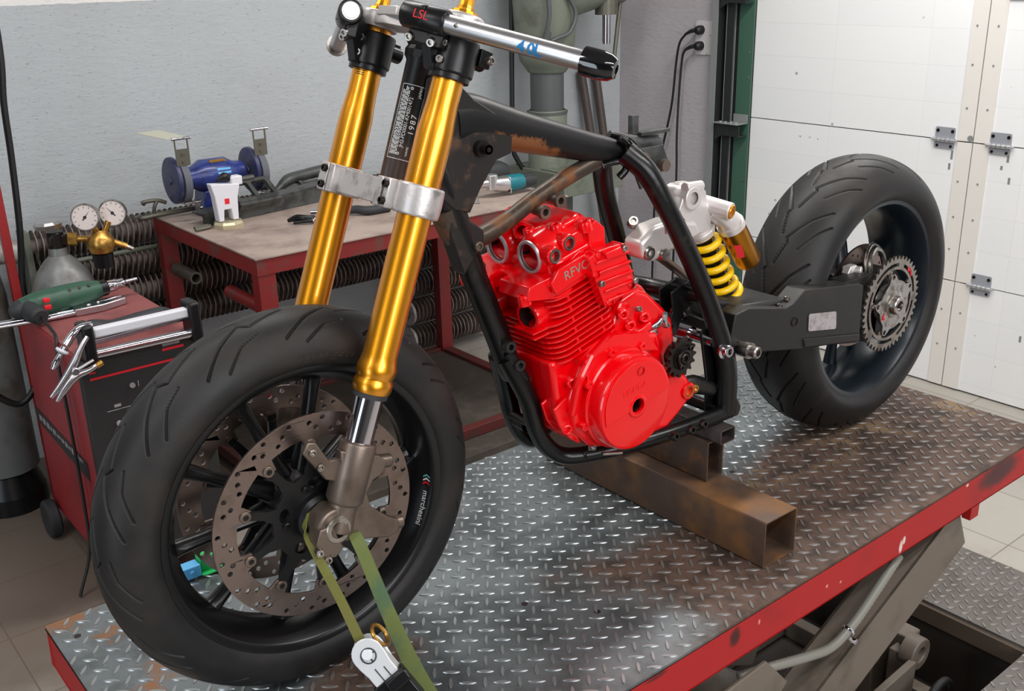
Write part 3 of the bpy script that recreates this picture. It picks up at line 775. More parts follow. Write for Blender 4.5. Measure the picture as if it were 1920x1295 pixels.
# ---- fork
FD = V(.3552, 0, .9348); FX = V(.9348, 0, -.3552)          # along the tube, and rearwards across it
def fk(s, y): return V(.012, y, .300) + FD * s
for sg in (-1, 1):
    y = .105 * sg
    mb = MB()
    mb.lathe([(.1975, .021), (.1975, .0262), (.2035, .0285), (.213, .0285), (.217, .0265), (.221, .0265), (.225, .0285), (.234, .0288), (.241, .0268), (.252, .0250), (.47, .0250), (.50, .0258), (.572, .0258), (.590, .0240), (.612, .0224), (.735, .0224), (.735, .010)], fk(0, y), FD, 56)
    leg = P('fork_tube', mb, M['gold'], sm=30)
    mb = MB(); mb.lathe([(.735, .020), (.740, .0185), (.740, .0125), (.744, .0125), (.748, .0105), (.766, .0100), (.768, .0085), (.768, .004), (.758, .004), (.758, 0)], fk(0, y), FD, 12); P('fork_cap', mb, M['gold'], leg, sm=25)
    mb = MB(); mb.lathe([(.190, .0205), (.190, .0252), (.197, .0252)], fk(0, y), FD, 40); P('dust_seal', mb, M['darkrubber'], leg)
    mb = MB(); mb.cyl(fk(.05, y), fk(.198, y), .0205, n=48); P('fork_slider', mb, M['chrome'], leg)
    mb = MB()
    mb.lathe([(.026, .010), (.030, .024), (.036, .0275), (.118, .0275), (.124, .0255), (.124, .020)], fk(0, y), FD, 40)
    ye = y + sg * .014
    mb.lathe([(-.034, .027), (-.030, .030), (.0, .030), (.004, .0285), (.004, .018), (-.02, .018)], (0, y + sg * .010, .300), (0, sg, 0), 36)
    mb.tube([fk(-.012, y), fk(.018, y), fk(.05, y)], [.024, .021, .024], 16, 0, 4)
    poly = [(.02, .415), (.048, .400), (.080, .388), (.094, .374), (.086, .358), (.068, .352), (.056, .336), (.060, .312), (.088, .284), (.107, .272), (.106, .254), (.086, .250), (.05, .262), (.012, .272), (.004, .30), (.02, .345)]
    mb.prism(poly, PY(y + .004 * sg), .016)
    mb.prism([(-.035, .425), (-.026, .440), (-.014, .436), (.004, .402), (.03, .40), (.025, .36), (-.004, .375)], PY(y), .010)
    mb.prism([(-.036, .288), (-.03, .262), (-.008, .258), (.006, .270), (-.01, .31), (-.028, .31)], PY(y + .006 * sg), .030)
    for p, d in ((V(.070, y, .376), V(.92, 0, -.2)), (V(.082, y, .266), V(.95, 0, -.12))): mb.cyl(p, p + d.normalized() * .036, .0105, n=18)
    foot = P('fork_foot', mb, M['casting_brown'], leg, bevel=.002, sm=35)
    mb = MB()
    mb.lathe([(0, .0205), (.006, .0205), (.008, .019), (.008, .0125)], (0, y + sg * .014, .300), (0, sg, 0), 28)
    mb.lathe([(.008, .0125), (-.012, .0120)], (0, y + sg * .014, .300), (0, sg, 0), 6, 0); mb.lathe([(-.012, .0120), (-.012, 0)], (0, y + sg * .014, .300), (0, sg, 0), 6, 1)
    mbb = MB()
    for p in ((-.034, .278), (-.022, .262)): mbb.bolt((p[0], y + sg * .022, p[1]), (-.3, sg, 0), .0062, .006)
    for p in ((-.022, .424), (-.012, .398)): mbb.bolt((p[0], y + sg * .006, p[1]), (0, sg, 0), .0055, .004)
    P('axle_end', mb, [M['steel'], M['darksteel']], leg, sm=30)
    each('pinch_bolt', mbb, M['steel'], leg)
# small maker's mark on the far tube
mb = MB()
def fork_print(v, s0, y, r, a0):
    a = a0 + v.x / r; x, yy, z = FX, V(0, 1, 0), FD
    return fk(s0 + v.y, y) + FX * (math.cos(a) * (r + .0003 + v.z)) + V(0, 1, 0) * (math.sin(a) * (r + .0003 + v.z))
AV = math.atan2(-.78, -.63)
mb.text('YB', .012, None, .0002, 0, lambda v: fork_print(v, .655, .105, .0224, AV - .35))
for k in range(3): mb.shape([rrect(-.007, -.0006, .007, .0006, .0005, 1)], None, .0002, 0, lambda v, k=k: fork_print(v, .643 - .003 * k, .105, .0224, AV - .35))
P('fork_print', mb, M['black'], leg, sm=0)

# ---- triple clamps
def MT(s): return basis(V(.012, 0, .300) + FD * s, FX, FD)   # local x rearwards, y across
mb = MB()
body = [(-.026, -.098), (-.034, -.070), (-.032, -.045), (-.030, -.02), (-.030, .02), (-.032, .045), (-.034, .070), (-.026, .098), (.024, .10), (.034, .06), (.044, .02), (.044, -.02), (.034, -.06), (.024, -.10)]
mb.prism(body, MT(.476), .037)
for sg in (-1, 1):
    mb.lathe([(-.022, .0245), (-.022, .0315), (-.020, .0335), (-.002, .0345), (.020, .0335), (.022, .0315), (.022, .0245)], fk(.476, .105 * sg), FD, 48)
    c = MT(.476)
    mb.box((-.033, .066 * sg, 0), (.022, .014, .042), 0, c); mb.box((-.034, .084 * sg, 0), (.018, .012, .042), 0, c)
low = P('fork_clamp', mb, M['cast'], bevel=.0025, sm=35)
mb = MB(); c = MT(.476)
for sg in (-1, 1):
    for z in (-.012, .012): mb.bolt(c @ V(-.044, .084 * sg, z), c.to_3x3() @ V(-1, 0, 0), .0058, .005)
each('clamp_bolt', mb, M['darksteel'], low)
mb = MB()
top = [(-.020, -.10), (-.024, -.055), (-.010, -.03), (-.006, 0), (-.010, .03), (-.024, .055), (-.020, .10), (.024, .10), (.030, .055), (.040, .022), (.040, -.022), (.030, -.055), (.024, -.10)]
mb.prism(top, MT(.722), .018)
for sg in (-1, 1): mb.lathe([(-.012, .022), (-.012, .030), (.010, .030), (.013, .027), (.013, .022)], fk(.722, .105 * sg), FD, 40)
mb.box((-.010, .05, .010), (.03, .05, .014), 0, MT(.722)); mb.box((-.012, -.02, .004), (.03, .04, .02), 0, MT(.722))
mb.lathe([(.01, .014), (.02, .014), (.022, .012), (.022, 0)], MT(.722) @ V(.012, 0, 0), FD, 24)
P('fork_clamp', mb, M['cast'], bevel=.002, sm=35)

# ---- clip-on handlebars
BD = V(.416, -.881, -.222)
for sg in (-1, 1):
    D = V(BD.x, BD.y * -sg, BD.z); a = V(.214, .100 * sg, .986); cc = fk(.683, .105 * sg)
    mb = MB()
    mb.lathe([(-.030, .0226), (-.030, .0305), (-.028, .032), (.018, .032), (.020, .030), (.020, .0226)], cc, FD, 40)
    mb.lathe([(-.038, .0226), (-.038, .029), (-.030, .029)], cc, FD, 40)
    px, pz = FX, FD
    def W(u, v): q = cc + FX * u + FD * v; return (q.x, q.z)
    Mx = PY(.105 * sg - .006 * sg)
    poly = [W(-.020, -.034), W(-.034, -.030), W(-.052, .010), W(-.062, .030), (a.x - .018, a.z - .006), (a.x - .008, a.z + .018), (a.x + .014, a.z + .014), W(-.034, .030), W(-.018, .020)]
    mb.prism(poly, Mx, .020)
    mb.tube([cc + FX * .02 + V(0, -.02 * 0, 0), cc + FX * .050], .012, 14)
    mb.box((.0, 0, .004), (.020, .024, .024), 0, basis(cc + FX * .038 + V(0, sg * .010, 0), FX, FD))
    mb.lathe([(-.034, .0125), (-.034, .0165), (-.031, .0182), (.030, .0182), (.033, .0165), (.033, .0125)], a, D, 32)
    mb.box((0, 0, 0), (.016, .030, .052), 0, basis(a - V(0, 0, .019) + FX * .002, FX, D))
    cl = P('handlebar_clamp', mb, M['black'], bevel=.0015, sm=35)
    mb = MB()
    for t in (-.018, .016): mb.bolt(a + D * t + V(-.010, 0, -.026), V(-.8, -.5 , -.1), .0062, .006)
    mb.bolt(cc + FX * .046 + V(0, sg * .022 * 1, .004), V(.2, -.9, .1), .006, .006)
    for v in (-.016, .006): mb.bolt(cc + FX * -.030 + V(0, -.012, 0) + FD * v, V(-.75, -.62, .2), .0055, .005)
    each('clamp_bolt', mb, M['steel'], cl)
    mb = MB(); L = .246 if sg < 0 else .262
    mb.cyl(a - D * .036, a + D * L, .0129, n=36); mb.lathe([(-.0362, .0126), (-.0362, .011), (-.0372, .0105), (-.0372, 0)], a, D, 30)
    bar = P('handlebar', mb, M['alu'], sm=40)
    mb = MB()
    if sg < 0:
        mb.lathe([(L - .014, .0130), (L - .014, .0188), (L + .010, .0190), (L + .022, .0168), (L + .030, .0122), (L + .031, .0060), (L + .024, .0045), (L + .024, 0)], a, D, 36); P('bar_end', mb, M['blackgloss'], bar, sm=30)
        mb = MB(); bx, by, _ = frame(D, V(0, 0, 1))
        vw = (cam_o.matrix_world.translation - a).normalized()
        fa = math.atan2(vw.dot(by), vw.dot(bx))
        def fb(v, r, t0, da):
            ang = fa + da + v.y / r * (1 if by.cross(D).dot(bx) > 0 else 1); return a + D * (t0 + v.x) + (bx * math.cos(ang) + by * math.sin(ang)) * (r + .0003 + v.z)
        sgn_up = 1 if (bx * math.cos(fa + .3) + by * math.sin(fa + .3)).z > (bx * math.cos(fa) + by * math.sin(fa)).z else -1
        def fbu(v, r, t0, da, k=1.0): return fb(V(v.x, v.y * sgn_up, v.z), r, t0, da * sgn_up)
        mb.text('4 0L', .0215, None, .0002, 0, lambda v: fbu(v, .0129, .160, -.30), bold=.0006, space=.9)
        P('marker_writing', mb, M['blueprint'], bar, sm=0)
        mb = MB(); mb.text('LSL', .0165, None, .0002, 0, lambda v: fbu(v, .0182, .0, .15)); P('clamp_lettering', mb, M['redprint'], cl, sm=0)
        mb = MB(); mb.bolt(fbu(V(0, 0, 0), .0125, .052, .1), (V(.0, -.5, .3)), .003, .002); P('bar_screw', mb, M['steel'], bar)
    else:
        mb.lathe([(L - .004, .0130), (L - .004, .0175), (L + .006, .0180), (L + .010, .0165), (L + .010, 0)], a, D, 32); P('bar_end', mb, M['steel'], bar)

# ---- frame
HD = V(.3406, 0, .9402); HB = V(.2062, 0, .745)
mb = MB(); mb.lathe([(-.012, .015), (-.012, .024), (.004, .024), (.008, .0215), (.185, .0215), (.189, .024), (.196, .024), (.196, .015)], HB, HD, 48)
spine = [(.315, .828, .047, .030), (.355, .828, .040, .029), (.45, .800, .033, .027), (.602, .757, .025, .024), (.675, .738, .023, .023)]
mb.tube([V(x, 0, z) for x, z, h, w_ in spine], [h for x, z, h, w_ in spine], 20, 0, 6, True, [w_ for *_, w_ in spine], hint=V(.3, 0, .95))
def m_spine():
    k = NT('frame_spine_paint'); p = k.xyz(); k.set('Roughness', .42); k.set('Specular IOR Level', .35)
    a = k.math('POWER', k.math('DIVIDE', k.math('SUBTRACT', p[0], .445 - .71), .085), 2.0); b = k.math('POWER', k.math('DIVIDE', k.math('SUBTRACT', p[2], k.math('MULTIPLY_ADD', k.math('SUBTRACT', p[0], .445 - .71), -.28, .772)), .022), 2.0)
    e = k.ramp(k.math('ADD', k.math('ADD', a, b), k.math('MULTIPLY_ADD', k.noise(60, 6, .7), 3.2, -1.6)), .5, 1.2, True)
    lo = k.ramp(k.math('ADD', k.math('MULTIPLY_ADD', p[0], .28, p[2]), k.math('MULTIPLY_ADD', k.noise(40, 5), .02, -.01)), .664, .682, True)
    c = k.mix(k.math('MULTIPLY', lo, .6), lin((15, 15, 17)), lin((66, 44, 36)))
    k.col(k.mix(k.math('MULTIPLY', e, .9), c, lin((128, 80, 46)))); k.bump(k.noise(110, 3), .08); return k.m
M['spine'] = m_spine()
fr = P('frame', mb, M['spine'], sm=40)
def F(name, mb, m='frame', **k): return P(name, mb, M[m], fr, **k)
mb = MB()
for y in (-.024, .024):
    mb.prism([(.262, .90), (.300, .905), (.345, .862), (.42, .815), (.415, .772), (.385, .765), (.352, .725), (.330, .690), (.300, .70), (.262, .735), (.236, .80)], PY(y), .004)
mb.box2((.262, -.022, .76), (.34, .022, .86))
F('gusset_plate', mb, 'framegreasy', bevel=.002)
mb = MB(); mb.cyl((.352, -.022, .788), (.352, -.036, .788), .013, n=20); mb.cyl((.352, -.036, .788), (.352, -.050, .788), .0075, n=14); mb.lathe([(.05, .0075), (.05, .004), (.04, 0)], (.352, 0, .788), (0, -1, 0), 14); F('frame_bung', mb, 'darksteel')
mb = MB(); mb.tube([(.268, 0, .78), (.300, 0, .715), (.330, 0, .64), (.353, 0, .575), (.393, 0, .474), (.418, 0, .405), (.426, 0, .385)], [.030, .026, .023, .0215, .0215, .0215, .019], 24, 0, 5)
F('down_tube', mb)
mb = MB(); mb.tube([(.296, 0, .70), (.318, 0, .652), (.36, 0, .640), (.42, 0, .657), (.48, 0, .683), (.56, 0, .712), (.625, 0, .730)], [.024, .021, .017, .0145, .0145, .0145, .0145], 18, 0, 6)
F('engine_hanger_tube', mb, 'framerust')
mb = MB(); mb.prism([(.288, .735), (.325, .715), (.332, .678), (.360, .656), (.358, .630), (.335, .610), (.318, .590), (.295, .66)], PY(-.004), .036); F('gusset_plate', mb, 'framegreasy', bevel=.004)
mb = MB()
for x, z in ((.478, .668), (.512, .682)):
    mb.lathe([(.006, .0085), (.024, .0085), (.026, .0115), (.034, .0115), (.034, .006), (.02, .006), (.02, 0)], (x, 0, z), (0, -1, 0), 18)
mb.bolt((.344, -.024, .634), (0, -1, 0), .008, .005); each('hanger_bung', mb, M['casting_brown'], fr)
for sg in (-1, 1):
    y = sg
    mb = MB()
    mb.tube([V(.405, .012 * y, .425), V(.424, .024 * y, .378), V(.438, .031 * y, .338), V(.450, .032 * y, .290), V(.470, .034 * y, .250), V(.500, .042 * y, .222), V(.540, .062 * y, .217), V(.615, .096 * y, .224), V(.70, .115 * y, .227), V(.790, .121 * y, .227), V(.865, .122 * y, .226)],
            [.0175, .0175, .017, .0165, .0165, .016, .0155, .0155, .0155, .0155, .0155], 18, 0, 5)
    F('cradle_tube', mb)
    mb = MB()
    mb.tube([V(.665, .028 * y, .742), V(.692, .055 * y, .708), V(.722, .076 * y, .644), V(.766, .091 * y, .558), V(.806, .105 * y, .468), V(.838, .117 * y, .380), V(.856, .121 * y, .312), V(.858, .122 * y, .225)],
            [.021, .020, .0185, .0185, .0185, .0195, .020, .020], 18, 0, 5)
    F('frame_tube', mb)
    mb = MB(); mb.prism([(.800, .40), (.872, .40), (.878, .33), (.872, .225), (.825, .215), (.822, .30)], PY(.098 * y), .006); F('pivot_plate', mb, bevel=.002)
    mb = MB(); mb.prism([(.84, .25), (.88, .252), (.892, .230), (.884, .214), (.84, .214)], PY(.122 * y), .024); F('frame_foot', mb, 'framegreasy', bevel=.004)
mb = MB(); mb.tube([(.44, -.03, .30), (.445, 0, .296), (.44, .03, .30)], .009, 12); mb.lathe([(-.01, .014), (.02, .014)], (.452, .012, .285), (0, -1, 0), 16)
mb.tube([(.50, -.04, .225), (.50, .04, .225)], .010, 12); mb.tube([(.85, -.11, .228), (.85, .11, .228)], .012, 12); each('cross_tube', mb, M['darksteel'], fr)
mb = MB(); mb.tube([(.400, -.024, .438), (.425, -.036, .385)], .010, 10, flat=.004); F('bung_strip', mb); mb = MB()
for p in ((.398, -.028, .452), (.414, -.032, .416)): mb.lathe([(-.01, .011), (.006, .011), (.008, .0095), (.008, .005), (-.004, .005), (-.004, 0)], p, (-.15, -1, .1), 18)
each('frame_bung', mb, M['framegreasy'], fr)
mb = MB()
for x, y, z in ((.536, -.068, .222), (.70, -.132, .227), (.742, -.135, .228), (.775, -.136, .23)): mb.lathe([(-.006, .009), (.005, .009), (.007, .0075), (.007, .004), (0, .004), (0, 0)], (x, y, z), (0.05, -1, .25), 16)
each('frame_bung', mb, M['darksteel'], fr)
# upper rear brackets and the shock cross tube
mb = MB(); mb.tube([(.745, .10, .470), (.79, .03, .462), (.80, -.03, .462), (.81, -.105, .465)], .017, 16, 0, 5)
for x in (.732, .752): mb.prism([(-.02, -.03), (.022, -.02), (.026, .02), (.004, .034), (-.02, .022)], basis((x, .08, .475), (0, 1, .2), (1, 0, 0)), .005)
F('shock_cross_tube', mb)
mb = MB()
for y in (-.065, -.035):
    mb.prism([(.752, .478), (.80, .492), (.835, .480), (.845, .462), (.81, .462), (.79, .44), (.775, .40), (.752, .392), (.742, .41), (.758, .44)], PY(y), .004)
F('mount_plate', mb, bevel=.0015)
mb = MB(); mb.cyl((.755, -.075, .405), (.755, -.025, .405), .009, n=14); mb.cyl((.79, -.07, .447), (.79, -.03, .447), .010, n=14); each('mount_bolt', mb, M['darksteel'], fr)
mb = MB(); mb.tube([(.66, -.02, .765), (.675, -.026, .748), (.668, -.03, .715), (.655, -.026, .70)], .007, 10, 0, 4); mb.tube([(.655, .0, .772), (.685, -.01, .762), (.70, -.03, .74), (.715, -.055, .70)], .006, 10, 0, 4)
mb.tube([(.63, -.012, .722), (.655, -.028, .728), (.672, -.036, .715), (.69, -.055, .69), (.712, -.074, .652)], .0055, 10, 0, 4); F('weld_bead', mb, 'weld', sm=60)
mb = MB()
mb.tube([(.70, .02, .755), (.76, .03, .742), (.82, .04, .735)], .013, 12, 0, 3); mb.box((.79, .03, .758), (.075, .028, .007)); mb.box((.745, .03, .775), (.016, .012, .035))
mb.prism([(.72, .735), (.80, .735), (.815, .705), (.77, .68), (.745, .66), (.73, .69)], PY(.01), .006)
mb.prism([(.76, .72), (.84, .728), (.825, .69), (.80, .665), (.77, .68)], PY(.045), .005)
mb.tube([(.765, .0, .672), (.80, .02, .668), (.835, .03, .70)], .003, 8, 0, 5)
F('seat_latch_bracket', mb, 'darkpaint', bevel=.001)
mb = MB(); mb.cyl((.79, -.002, .70), (.79, -.012, .70), .011, n=16); mb.cyl((.74, .002, .72), (.74, -.008, .72), .010, n=16); each('latch_bolt', mb, M['casting_brown'], fr)
# shiny clip bracket behind the steering head
mb = MB(); mb.prism([(-.02, .03), (.0, .035), (.022, .02), (.03, -.035), (.006, -.032), (-.006, .0), (-.026, .012)], basis((.352, .03, .725), (.85, -.35, 0), (-.4, -.9, .2)), .003)
mb.tube([(.315, .02, .715), (.335, .025, .712), (.352, .03, .722)], .006, 10); mb.prism([(-.024, .03), (.02, .034), (.024, .018), (-.02, .012)], basis((.345, .036, .738), (.85, -.35, 0), (-.2, -.3, .9)), .003)
F('clip_bracket', mb, 'olive', bevel=.001)
# head tube print
mb = MB()
hy = V(0, 1, 0); hx = V(.9402, 0, -.3406)
def hprint(v, s0, a0, r=.0215):
    # text x runs up the tube, text y runs round it towards the far side
    a = a0 - v.y / r
    return HB + HD * (s0 + v.x) + hx * (math.cos(a) * (r + .0003 + v.z)) + hy * (math.sin(a) * (r + .0003 + v.z))
mb.text('1987', .0125, None, .0002, 0, lambda v: hprint(v, .094, AV + .50), space=1.25)
mb.text('JAPAN', .006, None, .0002, 0, lambda v: hprint(v, .142, AV + .55)); mb.text('NAME', .005, None, .0002, 0, lambda v: hprint(v, .055, AV + .5))
mb.text('JH2-PD0001-KM001472', .0078, None, .0002, 0, lambda v: hprint(v, .096, AV + .02), space=.95)
rnd = random.Random(3)
for row in range(5):
    x = -.048
    while x < .046:
        wd = rnd.uniform(.002, .007); mb.shape([[(x, -.0007), (x + wd, -.0007), (x + wd, .0007), (x, .0007)]], None, .0002, 0, lambda v, r=row: hprint(v, .096, AV - .22 - .11 * r)); x += wd + .0012
for yy in (.88, -.82):
    mb.shape([[(-.054, -.0004), (.054, -.0004), (.054, .0004), (-.054, .0004)]], None, .0002, 0, lambda v, q=yy: hprint(v, .096, AV + q))
for s0 in (.042, .150): mb.shape([[(-.0004, -.018), (.0004, -.018), (.0004, .018), (-.0004, .018)]], None, .0002, 0, lambda v, q=s0: hprint(v, q, AV + .03))
for q in (.05, .145): mb.shape([circ(.0022, 12), circ(.0011, 10)], None, .0002, 0, lambda v, q=q: hprint(v, q, AV - .08))
F('identity_label', mb, 'whiteprint', sm=0)
mb = MB()
mb.lathe([(.190, .020), (.190, .026), (.200, .027), (.206, .024), (.212, .0285), (.220, .0285), (.220, .014)], HB, HD, 14); mb.lathe([(-.03, .017), (-.03, .026), (-.014, .026), (-.012, .022)], HB, HD, 18)
each('steering_bearing', mb, M['black'], fr, sm=20)

# ---- rear wheel
RC = V(1.424, -.002, .3186); XR = Matrix.Translation(RC) @ Matrix.Rotation(.009, 4, 'Z')
mb = MB()
rp = [(-.080, .2265), (-.077, .2290), (-.072, .2245), (-.04, .211), (.04, .211), (.072, .2245), (.077, .2290), (.080, .2265), (.078, .218), (.072, .214), (.055, .206), (.04, .2), (-.03, .2), (-.055, .206), (-.072, .214), (-.078, .218)]
mb.lathe(rp, (0, 0, 0), (0, 1, 0), 120, 0, True)
for k in range(5):
    a = 2 * PI * k / 5 + math.radians(78); d = V(math.cos(a), 0, math.sin(a)); q = V(-math.sin(a), 0, math.cos(a))
    mb.tube([d * .035 + V(0, .02, 0), d * .09 + V(0, .035, 0), d * .12 + V(0, .045, 0)], [.026, .019, .020], 12, 0, 3, True, [.022, .015, .014], hint=q)
    for sd in (-1, 1): mb.tube([d * .11 + V(0, .043, 0), d * .155 + q * .022 * sd + V(0, .05, 0), d * .198 + q * .044 * sd + V(0, .052, 0)], [.015, .011, .016], 12, 0, 4, True, [.014, .012, .016], hint=q)
mb.lathe([(-.035, .03), (-.035, .045), (.0, .055), (.03, .055), (.06, .045), (.06, .02)], (0, 0, 0), (0, 1, 0), 40)
mb.xf(XR); rw = P('wheel', mb, M['rimblue'], sm=35)
RA = [(0, .02), (-9, .13), (-10.5, .09), (-20, .36), (-27, .62)]
RB = [(-7, .34), (-16, .56), (-21, .72)]
tyre_mesh('tyre', .3186, .0945, .066, .0770, .2240, rw, [(RA, .0026, .0055), (RB, .0022, .0050)], 15, 104, XR, [M['tyre'], M['tyregroove']])
mb = MB(); Xd = XR @ PY(-.030); holes = []
for k in range(36):
    a = 2 * PI * k / 36; r = (.089, .099, .109)[k % 3]; holes.append(circ(.0032, 8, r * math.cos(a), r * math.sin(a)))
mb.shape([circ(.120, 96), circ(.078, 60)] + holes, Xd, .005); mb.shape([circ(.082, 60), circ(.04, 30)] + [circ(.013, 14, .062 * math.cos(t), .062 * math.sin(t)) for t in np.linspace(0, 2 * PI, 6, endpoint=False)], Xd, .004)
P('brake_disc', mb, M['disc'], rw, sm=30)
mb = MB(); mb.cyl(XR @ V(-.16, .0, -.115), XR @ V(-.135, -.012, -.10), .0042, n=10); P('valve', mb, M['chrome'], rw)

# ---- swingarm
mb = MB()
poly = [(.872, .345), (.862, .375), (.874, .420), (.915, .424), (1.030, .398), (1.055, .402), (1.090, .423), (1.285, .396), (1.302, .388), (1.306, .262), (1.298, .258), (1.20, .278), (1.089, .296), (.95, .325)]
mb.prism(poly, PY(-.098), .046)
mb.prism([(1.095, .318), (1.30, .280), (1.302, .262), (1.10, .298)], PY(-.1225), .005); mb.prism([(1.26, .40), (1.36, .398), (1.40, .385), (1.40, .25), (1.36, .240), (1.26, .265)], PY(-.082), .04)
sw = P('swingarm', mb, M['swing'], bevel=.006, sm=35, seg=3)
mb = MB()
mb.add([(.90, y, z) for y in (-.10, .10) for z in (.355, .425)] + [(1.07, y, z) for y in (-.10, .055) for z in (.33, .405)], [(0, 1, 3, 2), (4, 6, 7, 5), (0, 4, 5, 1), (2, 3, 7, 6), (0, 2, 6, 4), (1, 5, 7, 3)])
mb.prism([(.80, .395), (.82, .41), (.88, .43), (.97, .428), (.97, .36), (.84, .345), (.805, .35)], PY(.085), .035)
mb.prism([(.79, .432), (.80, .448), (.84, .452), (.93, .425), (.93, .395), (.85, .40)], PY(-.06), .022)
P('swingarm_brace', mb, M['swing'], sw, bevel=.010, sm=35, seg=3)
mb = MB(); mb.lathe([(-.028, .04), (-.028, .072), (-.02, .078), (.045, .078), (.045, .04)], RC + V(0, -.072, 0), (0, 1, 0), 48); P('hub_carrier', mb, M['swing'], sw)
mb = MB(); mb.prism([(1.110, .333), (1.108, .365), (1.111, .368), (1.201, .353), (1.205, .350), (1.209, .316), (1.206, .313), (1.114, .330)], PY(-.1225), .0012); P('silver_sticker', mb, M['plate'], sw, sm=0)
mb = MB(); mb.lathe([(.0, .010), (.002, .010), (.002, .0085), (-.008, .0085), (-.008, 0)], (1.062, -.121, .362), (0, -1, 0), 20); P('bolt_hole', mb, M['engdark'], sw)
mb = MB()
for x, z, y in ((.955, .409, -.09), (1.03, .400, -.105), (1.06, .408, -.10)): mb.bolt((x, y, z), (.1, 0, 1), .006, .004)
mb.cyl((.888, -.12, .352), (.888, -.150, .352), .016, n=24); mb.lathe([(0, .012), (.016, .012), (.018, .010), (.018, .006), (.006, .006), (.006, 0)], (.888, -.150, .352), (0, -1, 0), 20)
each('pivot_bolt', mb, M['steel'], sw)
mb = MB(); mb.cyl((.822, .10, .378), (.822, -.115, .378), .0115, n=24); mb.cyl((.822, .03, .378), (.822, -.06, .378), .0155, n=24); mb.cyl((.80, .10, .425), (.80, -.06, .425), .012, n=20)
mb.lathe([(0, .017), (.004, .017), (.006, .012), (.014, .012), (.016, .0105), (.016, .006), (.006, .006), (.006, 0)], (.834, -.128, .362), (0, -1, 0), 24)
P('pivot_shaft', mb, M['chrome'], sw)

# ---- rear sprocket
SPY = -.1155
Xs = Matrix.Translation(RC) @ PY(SPY - RC.y)
def teeth(n, rt, rb, q=.30):
    out = []
    for i in range(n):
        a = 2 * PI * i / n; w_ = 2 * PI / n
        for da, r in ((-.5 * w_, rb), (-.30 * w_, rb + (rt - rb) * .25), (-.11 * w_, rt), (.11 * w_, rt), (.30 * w_, rb + (rt - rb) * .25)): out.append((r * math.cos(a + da), r * math.sin(a + da)))
    return out
def arc_slot(r0, r1, a0, a1, n=10):
    return [(r1 * math.cos(a0 + (a1 - a0) * i / n), r1 * math.sin(a0 + (a1 - a0) * i / n)) for i in range(n + 1)] + [(r0 * math.cos(a1 + (a0 - a1) * i / n), r0 * math.sin(a1 + (a0 - a1) * i / n)) for i in range(n + 1)]
mb = MB()
mb.shape([teeth(44, .1100, .1010)] + [arc_slot(.0855, .0930, 2 * PI * k / 5 + .12, 2 * PI * (k + 1) / 5 - .12) for k in range(5)] + [circ(.0785, 60)], Xs, .006)
for k in range(5):
    a = .5 + 2 * PI * k / 5; mb.prism([(.066 * math.cos(a - .10), .066 * math.sin(a - .10)), (.080 * math.cos(a - .12), .080 * math.sin(a - .12)), (.080 * math.cos(a + .12), .080 * math.sin(a + .12)), (.066 * math.cos(a + .10), .066 * math.sin(a + .10))], Xs, .005)
sp = P('sprocket', mb, M['teeth'], sm=25)
mb = MB(); N = 160
lob = [((.056 + .018 * max(0, math.cos(5 * (2 * PI * i / N - .5))) ** 1.5) * math.cos(2 * PI * i / N), (.056 + .018 * max(0, math.cos(5 * (2 * PI * i / N - .5))) ** 1.5) * math.sin(2 * PI * i / N)) for i in range(N)]
mb.shape([lob, circ(.025, 30)] + [circ(.0055, 14, .066 * math.cos(.5 + 2 * PI * k / 5), .066 * math.sin(.5 + 2 * PI * k / 5)) for k in range(5)], Matrix.Translation((0, -.008, 0)) @ Xs, .006)
P('sprocket_carrier', mb, M['steel'], sp, sm=30, bevel=.001)
mb = MB(); mb.lathe([(-.02, .045), (.010, .034), (.013, .027), (.013, .022), (.024, .021), (.026, .019), (.026, .012), (.018, .012), (.018, .006), (.034, .006), (.034, 0)], RC + V(0, SPY - RC.y, 0), (0, -1, 0), 32); P('axle_nut', mb, M['steel'], sp)
mb = MB()
for pts in ([(-.045, -.018), (-.036, -.012), (-.040, -.028)], [(-.047, -.026), (-.036, -.022), (-.032, -.03)], [(-.026, .004), (-.018, -.004), (-.030, -.006)]):
    mb.prism(pts, Matrix.Translation((0, -.0118, 0)) @ Xs, .0006)
for pts in ([(.052, .075), (.066, .068), (.058, .062)], [(.066, .067), (.076, .052), (.070, .050)], [(.06, .076), (.072, .060), (.066, .058)]): mb.prism(pts, Matrix.Translation((0, -.0034, 0)) @ Xs, .0008)
P('paint_mark', mb, M['redprint'], sp, sm=0)
mb = MB(); mb.torus(RC + V(.012, -.066, .072), (.2, -1, .2), .042, .007, 40, 8); mb.torus(RC + V(.012, -.060, .070), (.2, -1, .2), .052, .004, 40, 8); P('carrier_ring', mb, M['steel'], sp)
# rear brake mount seen inside the wheel
mb = MB(); mb.prism([(1.300, .425), (1.318, .452), (1.352, .452), (1.37, .44), (1.36, .41), (1.33, .398)], PY(-.060), .03); mb.cyl((1.335, -.03, .427), (1.36, -.095, .432), .016, n=20); mb.tube([(1.31, -.07, .415), (1.29, -.075, .40), (1.27, -.075, .375)], [.012, .010, .006], 10, 0, 4)
mb.cyl((1.25, -.06, .33), (1.262, -.09, .282), .008, n=12)
c_ = V(1.335, -.06, .427); mb.v = [tuple((Vector(q) - c_) * .58 + c_ + V(.006, 0, -.028)) for q in mb.v]
[obj('brake_mount', q, M['shockalu'], sw, bevel=.002) for q in islands(mb)[:4]]

